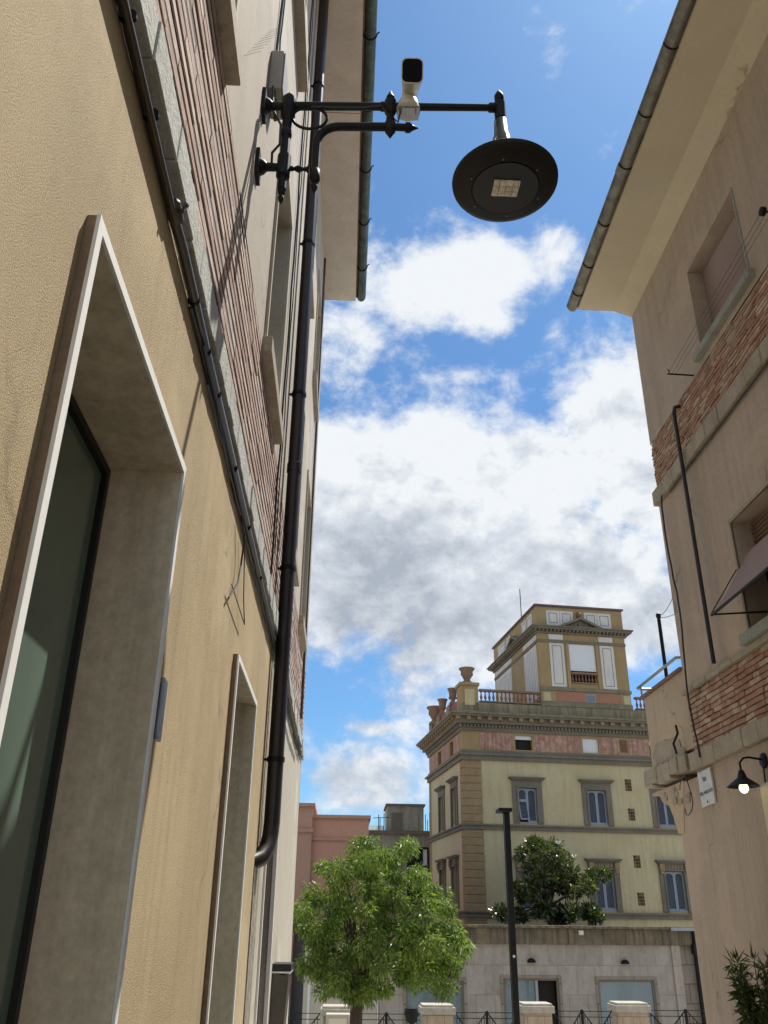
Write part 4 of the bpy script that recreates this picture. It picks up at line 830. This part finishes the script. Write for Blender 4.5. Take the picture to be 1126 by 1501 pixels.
# tower
TU0, TU1, TD = 4.45, 9.55, 8.6
tw = MB(PX); tw.box(TU0+.01, TU1-.01, .3, TD, 10.0, 16.3); twr = tw.build('belvedere_tower', 'p_ochre', pal)
TS = lambda a, d, z: PX(TU0+d, a, z)
WT = (6.22, 7.72, 12.0, 14.22, .2)
m = MB(); wall(m, PFR, TU0, TU1, 10.7, 16.3, [WT]); WS = (2.9, 4.7, 10.7, 14.1, .25); wall(m, TS, 0, TD, 10.2, 16.3, [WS]); m.build('tower_wall', 'p_ochre', twr)
m = MB(PX)
m.box(TU0-.04, TU1+.04, -.05, 0, 10.70, 10.95); m.build('tower_plinth', 'p_coping', twr)
m = MB(PX); m.box(5.3, 8.95, -.02, 0, 10.98, 11.52); m.build('tower_panel', 'p_salmon', twr)
for a in (TU0, 9.0): MB(PX).box(a+.12, a+.52, -.02, 0, 10.98, 11.45).build('tower_panel', 'p_wall', twr)
m = MB(PX); m.box(TU0-.05, TU1+.05, -.08, 0, 11.55, 11.72); m.build('tower_string', 'p_coping', twr)
m = MB(PX); m.box(6.98, 7.5, -.03, .0, 10.98, 11.42); lw_ = m.build('small_window', 'p_shutf', twr)
MB(PX).box(7.03, 7.45, -.045, -.03, 11.03, 11.37).build('pane', 'glass_pale', lw_)
def wpanel(P, a0, a1, z0, z1, par):
    m = MB(); slab(m, P, a0, a1, z0, z1, -.02, 0); p_ = m.build('painted_panel', 'p_white', par)
    m = MB(); ring(m, P, a0+.14, a1-.14, z0+.14, z1-.14, .03, -.024, -.02); m.build('painted_line', 'p_line', p_)
wpanel(PFR, 5.1, 5.92, 11.78, 14.22, twr); wpanel(PFR, 8.02, 8.82, 11.78, 14.22, twr)
for e in (5.1, 8.0): MB(PX).box(e, e+.82, -.02, 0, 14.42, 14.72).build('painted_panel', 'p_white', twr)
m = MB(PX); m.box(TU0-.02, TU1+.02, -.05, 0, 14.24, 14.40); m.box(TU0-.05, TU0, 0, TD, 14.24, 14.40); m.build('tower_string', 'p_stone', twr)
for e in (6.02, 7.76): MB(PX).box(e, e+.16, -.06, 0, 11.72, 14.24).build('window_pilaster', 'p_ochre', twr)
m = MB(); pane(m, PFR, *WT[:4], .18); tws = m.build('tower_window', 'dark', twr)
m = MB(); slab(m, PFR, WT[0], WT[1], 12.72, WT[3], .04, .07); m.build('roller_blind', 'p_blind', tws)
balustrade(6.22, 7.72, 12.0, 12.62, .0, twr, .06, .17)
for P, a0, a1, wins in ((PFR, TU0, TU1, [(5.05, 5.82), (5.84, 6.62), (7.28, 8.04), (8.06, 8.86)]), (TS, 0, TD, [(.7, 1.6), (1.75, 2.6), (4.9, 5.8), (6.0, 7.6)])):
    for a, b_ in wins: wpanel(P, a, b_, 15.25, 16.12, twr)
m = MB(PX)
def cor(z0, z1, p): m.box(TU0-p, TU1+p, -p, TD+p, z0, z1)
cor(14.75, 14.85, .10); cor(14.95, 15.06, .34); cor(15.06, 15.12, .42)
u = TU0-.2
while u < TU1+.2: m.box(u, u+.11, -.26, -.02, 14.85, 14.95); u += .22
v = 0
while v < TD: m.box(TU0-.26, TU0-.02, v, v+.11, 14.85, 14.95); v += .22
m.build('tower_cornice', 'p_stone', twr)
m = MB(PX); cor_ = None
m.box(TU0-.02, TU1+.02, -.02, TD, 16.3, 16.36); m.box(TU0-.10, TU1+.10, -.10, TD+.1, 16.36, 16.44); m.build('tower_coping', 'p_line', twr)
def pediment(P, c, w, z, h, par):
    dv = lambda a, b_: tuple(Vector(P(0, b_, 0))-Vector(P(0, a, 0)))
    m = MB(); m.prism([P(c-w, -.34, z), P(c, -.34, z+h), P(c, -.34, z+h-.14), P(c-w+.3, -.34, z)], dv(-.34, 0)); m.prism([P(c+w, -.34, z), P(c+w-.3, -.34, z), P(c, -.34, z+h-.14), P(c, -.34, z+h)], dv(-.34, 0)); pd = m.build('pediment', 'p_stone', par)
    MB().prism([P(c-w+.35, -.10, z), P(c+w-.35, -.10, z), P(c, -.10, z+h-.16)], dv(-.1, 0)).build('tympanum', 'p_coping', pd)
    m = MB()
    for q in range(5): slab(m, P, c-w+.62+q*.32, c-w+.78+q*.32, z+.02, z+.08+.10*(2-abs(q-2)), -.2, -.10)
    m.build('tympanum_relief', 'p_stone', pd)
pediment(PFR, 6.95, 1.35, 15.12, .62, twr); pediment(TS, 3.8, 1.35, 15.12, .62, twr)
c = PX(6.95, -.12, 15.92); MB().lathe(c, [(.16, -.16), (.10, -.10), (.17, .0), (.13, .10), (.05, .18)], 10).build('finial', 'p_terra', twr, smooth=True)
for a0, a1 in ((.3, 2.5), (5.0, 8.3)):
    m = MB(); slab(m, TS, a0, a1, 11.2, 14.15, -.03, 0); m.build('side_shutter', 'p_white', twr)
m = MB()
for a0, a1 in ((.3, 2.5), (5.0, 8.3)):
    a = a0+.15
    while a < a1: slab(m, TS, a, a+.03, 11.35, 14.0, -.034, -.03); a += .27
m.build('painted_line', 'p_line', twr)
m = MB(); pane(m, TS, *WS[:4], .2); m.build('side_opening', 'pipe', twr)
m = MB(); slab(m, TS, 3.1, 3.7, 10.9, 14.0, .10, .13); m.build('side_blind', 'p_blind', twr)
for e, e2 in ((.2, 2.6), (4.9, 8.4)): m = MB(); slab(m, TS, e, e2, 14.42, 14.70, -.02, 0); m.build('painted_panel', 'p_white', twr)
m = MB(); c = PX(4.6, 5.0, 16.4); c = PX(TU0+.02, 2.6, 16.3); m.tube([c, (c[0], c[1], 18.3)], .025, 6); tag(m.build('antenna_mast', 'iron'), 'thin antenna mast rising from the tower roof of the palace', 'antenna')

# ------------------------------------------------------------------ low shop building in front of the palace
_a = ray(690, 1355); A0 = _a*(34/_a.y); ZL = A0.z; A0 = Vector((A0.x, A0.y, 0))
AX = lambda u, v, z: tuple(A0+CU*u+CV*v+Vector((0, 0, z)))
def af(x, y):
    r = ray(x, y); p = r*(A0.dot(CV)/r.dot(CV))-A0; return p.dot(CU), p.z
AP = lambda a, d, z: AX(a, d, z)
an = thing('shop_building', (A0.x+2, 37, G1), 'low marble clad shop building with a stained ledge and large windows before the palace', 'building')
ul = af(448, 1400)[0]; us = af(553, 1400)[0]; ur = af(984, 1400)[0]; ue = af(1024, 1400)[0]+.3
wins = []
for x0, x1, y in ((595, 680, 1437), (737, 819, 1434), (876, 959, 1436)):
    a, zt = af(x0, y); b_, _ = af(x1, y); wins.append((a, b_, G1+.4, zt, .12))
m = MB(); wall(m, AP, us, ur, G1, ZL-.62, wins); m.build('front_wall', 'marble', an)
m = MB(AX); m.box(ul, us-.01, -.06, .3, G1, ZL-.62); m.build('cream_wing', 'cream_wall', an)
m = MB(AX); m.box(ul+.12, ul+.2, -.09, -.06, G1, ZL-.65); m.box(ul+2.5, ul+2.53, -.065, -.06, G1, ZL-.65); m.build('wing_trim', 'white', an)
m = MB(AX); m.box(ur, ur+.32, -.08, .3, G1, ZL-.62); m.build('pilaster', 'marble', an)
m = MB(AX); m.box(ur+.32, ue+.8, .05, .4, G1, ZL-.62); m.build('side_wall', 'marble_dk', an)
m = MB(AX); m.box(ul, ue+.8, .35, 10.2, G1, ZL-.10); m.build('roof_slab', 'dark', an)
m = MB(AX); us_ = np.linspace(ul, ue+.5, 22)
for a, b_ in zip(us_, us_[1:]):
    m.box(a, b_, -.14+random.uniform(-.01, .01), .35, ZL-.62, ZL-.10); m.box(a, b_, -.34+random.uniform(-.015, .015), .35, ZL-.10, ZL+random.uniform(-.015, .01))
m.build('ledge', 'ledge', an, bevel=.02)
m = MB(AX); a, b_ = af(976, 1358)[0], af(1014, 1358)[0]+1; m.box(a, b_, -.40, -.1, ZL-.13, ZL-.02); m.build('metal_flashing', 'steel', an)
for i, W in enumerate(wins):
    m = MB(); ring(m, AP, W[0], W[1], W[2], W[3], .07, .04, .12, 'lrt'); w_ = m.build('shop_window', 'p_stone' if i else 'p_stone', an)
    m = MB(); ring(m, AP, W[0]-.10, W[1]+.10, W[2], W[3]+.10, .10, -.02, .0, 'lrt'); m.build('trim', 'marble_dk', w_)
    if i == 1:
        dm = W[0]+(W[1]-W[0])*.60; m = MB(); pane(m, AP, W[0]+.07, dm-.05, W[2], W[3]-.07, .09); m.build('pane', 'glass_pale', w_)
        m = MB(); slab(m, AP, dm-.05, dm+.05, W[2], W[3]-.07, .03, .10); m.build('mullion', 'steel', w_)
        m = MB(); pane(m, AP, dm+.05, W[1]-.07, W[2], W[3]-.07, .30); m.build('open_door', 'dark', w_)
    else:
        m = MB(); pane(m, AP, W[0]+.07, W[1]-.07, W[2], W[3]-.07, .09); m.build('pane', 'glass_pale', w_)
for x, y, l in ((778, 1409, 'black half round wall lamp above the shop doorway'), (915, 1411, 'black half round wall lamp above the right shop window')):
    u, z = af(x, y); o = thing('facade_lamp', AX(u, -.1, z), l, 'wall lamp'); pr = [(.04, .10), (.12, .06), (.16, -.02), (.15, -.04)]
    MB().lathe(AX(u, -.10, z), [(.002, .10)]+pr, 14, cap=False).build('hood', 'iron', o, smooth=True); MB(AX).box(u-.06, u+.06, -.08, 0, z-.02, z+.06).build('bracket', 'iron', o)
u, z = af(849, 1367); o = thing('floodlight', AX(u, -.2, z), 'small pale square floodlight fixed on the stained ledge', 'floodlight'); MB(AX).box(u-.10, u+.10, -.22, -.16, z-.09, z+.09).build('body', 'cap', o, bevel=.01); MB(AX).box(u-.07, u+.07, -.23, -.22, z-.06, z+.06).build('lamp_glass', 'white', o)
u0 = af(1014, 1370)[0]; dp = thing('corner_downpipe', AX(u0, -.1, G1), 'black downpipe at the right end of the low shop building', 'downpipe')
MB().tube([AX(u0, -.25, ZL-.1), AX(u0, -.12, ZL-.6), AX(u0+.0, -.12, G1)], .09, 10).build('pipe', 'iron', dp); MB(AX).box(u0-.14, u0+.14, -.3, -.05, ZL-.9, ZL-.55).build('hopper', 'iron', dp, bevel=.02)
u, z = af(600, 1487); 
# ------------------------------------------------------------------ houses behind
pk = thing('pink_house', (0, 44, G1), 'salmon pink rendered house with a flat parapet behind the street tree', 'house')
k0 = atY(400, 1183, 40); k1 = atY(459, 1183, 40); k2 = atY(541, 1200, 40)
MB().box(k1.x, k2.x, 40.15, 50, G1, k2.z).build('main_wall', 'pinkhouse', pk)
MB().box(-6, k1.x, 39.9, 50, G1+2.6, k1.z).build('corner_pilaster', 'pinkpil', pk)
MB().box(-6, k1.x-.03, 39.85, 50, G1, G1+2.6).build('stone_base', 'marble_dk', pk)
MB().box(k1.x, k2.x+.08, 40.02, 50, k2.z, k2.z+.14).box(-6, k1.x+.10, 39.75, 50, k1.z, k1.z+.14).build('coping', 'pinkpil', pk)
z_ = atY(500, 1229, 40).z; MB().box(k1.x, k2.x, 40.05, 40.15, z_-.08, z_+.04).box(-6, k1.x+.06, 39.78, 39.9, atY(450, 1217, 40).z-.1, atY(450, 1217, 40).z+.06).build('string_course', 'pinkpil', pk)
MB().box(k1.x+.7, k1.x+1.9, 40.12, 40.15, z_-4.2, z_-2.4).build('shuttered_window', 'pipe', pk)
gh = thing('grey_concrete_house', (3, 60, G1), 'grey concrete block with dark window strip and streaked rooftop stair box', 'building')
q0 = atY(530, 1219, 55); q1 = atY(650, 1222, 55)
MB().box(q0.x, q1.x+2, 55, 66, G1, q0.z-.12).build('wall', 'greyhouse', gh)
MB().box(q0.x-.1, q1.x+2, 54.8, 66, q0.z-.12, q0.z+.08).build('roof_edge', 'p_stone', gh)
w0 = atY(598, 1243, 54.95); w1 = atY(628, 1325, 54.95)
MB().box(w0.x, w1.x, 54.97, 55.0, w1.z, w0.z).build('window', 'dark', gh)
m = MB(); 
for zz in np.linspace(w1.z, w0.z, 4): m.box(w0.x, w1.x, 54.9, 54.97, zz-.06, zz+.06)
for xx in (w0.x, (w0.x*.4+w1.x*.6), w1.x-.35, w1.x): m.box(xx-.05, xx+.05, 54.91, 54.96, w1.z, w0.z)
m.build('window_frame', 'iron', gh)
m = MB(); m.box(w1.x-.35, w1.x-.02, 54.955, 54.968, w1.z, w0.z); m.build('curtain', 'white', gh)
b0 = atY(568, 1181, 56); b1 = atY(621, 1181, 56); MB().box(b0.x, b1.x, 56, 59, q0.z, b0.z).build('stair_box', 'greyhouse', gh); MB().box(b0.x-.1, b1.x+.1, 55.9, 59.1, b0.z, b0.z+.12).build('stair_box_roof', 'p_stone', gh)
MB().box(b0.x+.25, b0.x+.95, 55.97, 56.0, q0.z, b0.z-.4).build('stair_box_door', 'p_stone', gh)
m = MB(); s0 = atY(542, 1214, 55.5); s1 = atY(564, 1214, 55.5); m.prism([(s0.x, 55.4, s0.z-.2), (s1.x, 55.4, s0.z-.2), (s1.x, 57, s0.z+.25), (s0.x, 57, s0.z+.25)], (0, 0, .06)); tag(m.build('solar_panel', 'glass'), 'dark tilted solar panel on the flat roof of the grey block', 'solar panel')
m = MB(); 
for xx, hh in ((555, 1.1), (557, .9), (563, 1.2)): p = atY(xx, 1215, 56); m.tube([(p.x, 56, q0.z+.1), (p.x, 56, q0.z+hh)], .025, 5)
p = atY(559, 1203, 56); m.tube([(p.x-.5, 56, q0.z+.9), (p.x+.5, 56, q0.z+.95)], .02, 5); tag(m.build('roof_railing', 'iron'), 'thin metal roof railing beside the solar panel', 'railing')
for xx, hh in ((624, 1.1), (627, .8), (630, 1.2)): p = atY(xx, 1220, 55.6); tag(MB().tube([(p.x, 55.6, q0.z+.08), (p.x, 55.6, q0.z+hh)], .022, 5).build('antenna_rod', 'iron'), {624: 'leftmost thin antenna rod on the grey roof beside the stair box', 627: 'shortest antenna rod, middle one on the grey roof edge', 630: 'antenna rod on the grey roof closest to the palace wall'}[xx], 'antenna', 'antenna rods on the grey roof')

# ------------------------------------------------------------------ pillars and railings of the forecourt
FY = 27.0; FB = G1
def pillar(x0, x1, y, label):
    a = atY(x0, y, FY); b_ = atY(x1, y, FY); o = thing('fence_pillar', ((a.x+b_.x)/2, FY, FB), label, 'pillar', 'pillars of the forecourt fence')
    z = a.z; MB().box(a.x+.07, b_.x-.07, FY+.07, FY+.8, FB, z-.20).build('shaft', 'pillar', o, bevel=.01); MB().box(a.x, b_.x, FY, FY+.87, z-.20, z-.03).box(a.x+.05, b_.x-.05, FY+.05, FY+.82, z-.03, z+.03).build('cap', 'cap', o, bevel=.015); return a.x, b_.x, z
px = [pillar(*p) for p in ((470, 518, 1477, 'fence pillar behind the trunk of the street tree'), (617, 668, 1475, 'fence pillar just right of the street tree trunk'), (765, 813, 1473, 'fence pillar right next to the tall slim lamp post'), (902, 954, 1472, 'fence pillar farthest right, before the right shop window'))]
def railing(xa, xb, z, label):
    o = thing('iron_railing', ((xa+xb)/2, FY+.4, FB), label, 'railing', 'iron railings of the forecourt fence'); y = FY+.4
    for hh, rr_ in ((z-.02, .010), (z-.16, .010), (FB+.2, .02)): MB().tube([(xa, y, hh), (xb, y, hh)], rr_, 5).build('rail', 'iron', o)
    mid = (xa+xb)/2; MB().box(mid-.035, mid+.035, y-.03, y+.03, FB, z+.02).build('post', 'iron', o)
    m = MB()
    for (p, q) in ((mid, (mid+xa)/2), (xa, (mid+xa)/2), (mid, (mid+xb)/2), (xb, (mid+xb)/2)):
        m.tube([(p, y, z), (q, y, z-.55)], .016, 5); m.tube([(p, y, z-.5), (q, y, z-1.05)], .012, 5)
        for k in range(1, 6): t = k/6; x = p+(q-p)*t; m.tube([(x, y, z-.55*t), (x, y, FB+.2)], .010, 5)
    m.build('bars', 'iron', o)
sp_ = px[1][0]-px[0][1]
railing(px[0][0]-1.9, px[0][0], px[0][2]-.15, 'iron railing at the left end, beside the left wall'); railing(px[0][1], px[1][0], px[0][2]-.15, 'iron railing between the tree trunk and the next pillar'); railing(px[1][1], px[2][0], px[1][2]-.15, 'iron railing left of the slim lamp post'); railing(px[2][1], px[3][0], px[2][2]-.15, 'iron railing between the two right hand pillars'); railing(px[3][1], px[3][1]+2.2, px[3][2]-.15, 'iron railing at the right end, beside the right wall')
c0 = atY(478, 1486, 26.6); c1 = atY(513, 1486, 26.6); ub = thing('utility_cabinet', ((c0.x+c1.x)/2, 26.7, FB), 'pale green utility cabinet in front of the pillar by the tree', 'cabinet')
MB().box(c0.x, c1.x, 26.5, 26.95, FB, c0.z).build('frame', 'cream_wall', ub, bevel=.02); MB().box(c0.x+.08, c1.x-.08, 26.48, 26.5, FB+.1, c0.z-.09).build('door', 'soffit_r', ub, bevel=.01)
d0 = atY(603, 1488, 26.2); bo = thing('bollard_light', (d0.x, 26.2, FB), 'dark round headed bollard light beside the fence pillar', 'bollard'); MB().lathe((d0.x, 26.2, FB), [(.06, 0), (.05, .1), (.05, d0.z-FB-.2), (.14, d0.z-FB-.15), (.19, d0.z-FB+.05), (.17, d0.z-FB+.16), (.04, d0.z-FB+.2)], 14).build('body', 'iron', bo, smooth=True)
# slim lamp post
q = atY(746, 1300, 16); e = atY(740, 1189, 16); f = atY(758, 1480, 16)
lp_ = thing('lamp_post', ((e.x+f.x)/2, 16, -3), 'tall slim dark square lamp post with a small flat head in front of the palace', 'lamp post')
X_ = (e.x+f.x)/2; MB().box(X_-.05, X_+.05, 15.92, 16.08, -3.0, e.z-.03).build('pole', 'iron', lp_, bevel=.006)
MB().box(X_-.17, X_+.07, 15.75, 16.12, e.z-.03, e.z+.03).build('lamp_head', 'iron', lp_, bevel=.008)
z_ = atY(757, 1402, 15.9).z; MB().lathe((X_, 15.915, z_), [(.022, 0), (.022, -.005), (.001, -.006)], 10, 'y').build('sticker', 'white', lp_)

# ------------------------------------------------------------------ vegetation
def leaves(n, centres, rad, ln, wd, droop, flat=.5, seedoff=0, curl=0):
    """many separate leaf blades scattered round cluster centres"""
    C = np.array(centres); idx = rng.integers(0, len(C), n); d = rng.normal(size=(n, 3)); d /= np.linalg.norm(d, axis=1)[:, None]
    r = rad[idx][:, None]*rng.random((n, 1))**.45; P = C[idx]+d*r*np.array([1, 1, .8])
    ax = d+rng.normal(size=(n, 3))*.6+np.array([0, 0, droop]); ax /= np.linalg.norm(ax, axis=1)[:, None]
    sd = np.cross(ax, rng.normal(size=(n, 3))); sd /= np.linalg.norm(sd, axis=1)[:, None]
    L_ = ln*(.65+.7*rng.random((n, 1))); W_ = wd*(.7+.6*rng.random((n, 1)))
    a = P; b = P+ax*L_*.45+sd*W_/2; c = P+ax*L_+np.array([0, 0, -1])*L_*curl; e_ = P+ax*L_*.45-sd*W_/2
    return np.stack([a, b, c, e_], 1).reshape(-1, 3)
def leafobj(name, V, mat, parent):
    off = org(parent); me = bpy.data.meshes.new(name); V = V+np.array([0, 0, EYE])-np.array(off); n = len(V)//4
    me.vertices.add(len(V)); me.vertices.foreach_set('co', V.astype(np.float32).ravel()); me.loops.add(4*n); me.loops.foreach_set('vertex_index', np.arange(4*n, dtype=np.int32))
    me.polygons.add(n); me.polygons.foreach_set('loop_start', np.arange(0, 4*n, 4, dtype=np.int32)); me.polygons.foreach_set('loop_total', np.full(n, 4, dtype=np.int32)); me.update(); me.validate()
    me.materials.append(M[mat]); o = bpy.data.objects.new(name, me); COL.objects.link(o); o.parent = parent; return o
def crown(ells, Yc, dY, per):
    out = []; rd = []
    for (cx, cy, rx, ry, k) in ells:
        for i in range(k):
            while True:
                a, b = random.uniform(-1, 1), random.uniform(-1, 1)
                if a*a+b*b < 1: break
            h = math.sqrt(max(0, 1-a*a-b*b)); p = atY(cx+a*rx, cy+b*ry, Yc+random.uniform(-1, 1)*dY*(.35+.65*h)); out.append(tuple(p)); rd.append(per*random.uniform(.6, 1.25))
    return out, np.array(rd)
def limbs(mb, base, fork, cl, r0, n=14):
    mb.tube([base, (base[0]+.02, base[1], (base[2]+fork[2])/2), fork], [r0, r0*.85, r0*.75], 10)
    for c in random.sample(cl, min(n, len(cl))):
        f_ = Vector(fork); c_ = Vector(c); mid = f_*.5+c_*.5+Vector((random.uniform(-.12, .12), random.uniform(-.1, .1), .12)); mb.tube([f_, f_*.75+mid*.25+Vector((0, 0, .05)), mid, c_], [r0*.45, r0*.33, r0*.2, r0*.05], 6)
t0 = atY(520, 1470, 21)
tr = thing('street_tree', (t0.x, 21, -4.4), 'bushy light green street tree with drooping leaves in front of the pink house', 'tree')
cl, rd = crown([(575, 1290, 50, 42, 26), (490, 1268, 20, 26, 6), (472, 1340, 36, 44, 17), (540, 1370, 88, 58, 46), (630, 1340, 38, 38, 13), (636, 1392, 40, 38, 22), (545, 1425, 75, 34, 30), (475, 1400, 34, 28, 9), (650, 1425, 18, 24, 6), (540, 1250, 25, 20, 6), (595, 1250, 18, 18, 3), (672, 1385, 12, 8, 2), (500, 1440, 30, 18, 6)], 21, 1.6, .25)
m = MB(); limbs(m, (t0.x, 21, -4.5), (t0.x+.05, 21, t0.z+.45), cl, .17, 30); m.build('trunk', 'bark', tr, smooth=True)
leafobj('crown', leaves(46000, cl, rd, .11, .030, -.75, curl=.15), 'leaf', tr)
m0 = atY(808, 1352, 41)
mg = thing('magnolia_tree', (m0.x, 41, ZL), 'dark glossy magnolia with white flowers on the roof terrace before the palace', 'tree')
cl, rd = crown([(790, 1272, 34, 34, 20), (778, 1315, 30, 34, 14), (850, 1298, 34, 22, 15), (845, 1335, 30, 16, 10), (752, 1338, 22, 12, 6), (882, 1282, 10, 14, 3), (790, 1242, 22, 8, 6), (825, 1262, 12, 10, 3), (738, 1340, 10, 8, 2), (815, 1335, 28, 16, 6)], 41, 1.5, .34)
m = MB(); limbs(m, (m0.x, 41, ZL-.1), (m0.x, 41, ZL+.7), cl, .15, 26); m.build('trunk', 'bark', mg, smooth=True)
leafobj('crown', leaves(11000, cl, rd, .23, .095, .25), 'leaf_mag', mg)
fl = [(819, 1238), (842, 1258), (768, 1300), (836, 1262)]
for x, y in fl[:3]:
    m = MB(); p = atY(x, y, 39.9)
    for q in range(7): a = q*.9; m.add([(p.x, p.y, p.z), (p.x+.12*math.cos(a)-.05*math.sin(a), p.y+.12*math.sin(a), p.z+.10), (p.x+.17*math.cos(a), p.y+.17*math.sin(a), p.z+.17), (p.x+.12*math.cos(a)+.05*math.sin(a), p.y+.10*math.sin(a), p.z+.10)], [(0, 1, 2, 3)])
    m.build('flower', 'petal', mg)
o0 = atX(1120, 1501, 3.75)
ol = thing('potted_oleander', (o0.x, o0.y, G0-.1), 'dark leafy oleander standing by the right wall at the lower right corner', 'plant')
cl = []; m = MB()
for k in range(16):
    a = random.uniform(0, 6.28); h = random.uniform(.55, 1.0); ex = (o0.x+.16*math.cos(a)*h, o0.y+.28*math.sin(a), -.26-(1-h)*1.1); m.tube([(o0.x, o0.y, G0+.3), ((o0.x+ex[0])/2, (o0.y+ex[1])/2, (G0+.3+ex[2])/2+.1), ex], [.012, .008, .003], 5)
    for q in range(8): t = .45+.55*q/7; cl.append((o0.x+(ex[0]-o0.x)*t, o0.y+(ex[1]-o0.y)*t, G0+.3+(ex[2]-G0-.3)*t))
m.build('stems', 'bark', ol); leafobj('foliage', leaves(1500, cl, np.full(len(cl), .035), .13, .02, .35), 'leaf_ole', ol)
MB().lathe((o0.x, o0.y, G0-.1), [(.16, 0), (.22, .36), (.25, .38), (.25, .44), (.21, .44), (.2, .4)], 20).build('pot', 'p_terra', ol, smooth=True)
for o in list(COL.objects):
    if o.type == 'MESH' and o.parent is None and 'label' not in o and 'kind' not in o: print('UNTAGGED', o.name)
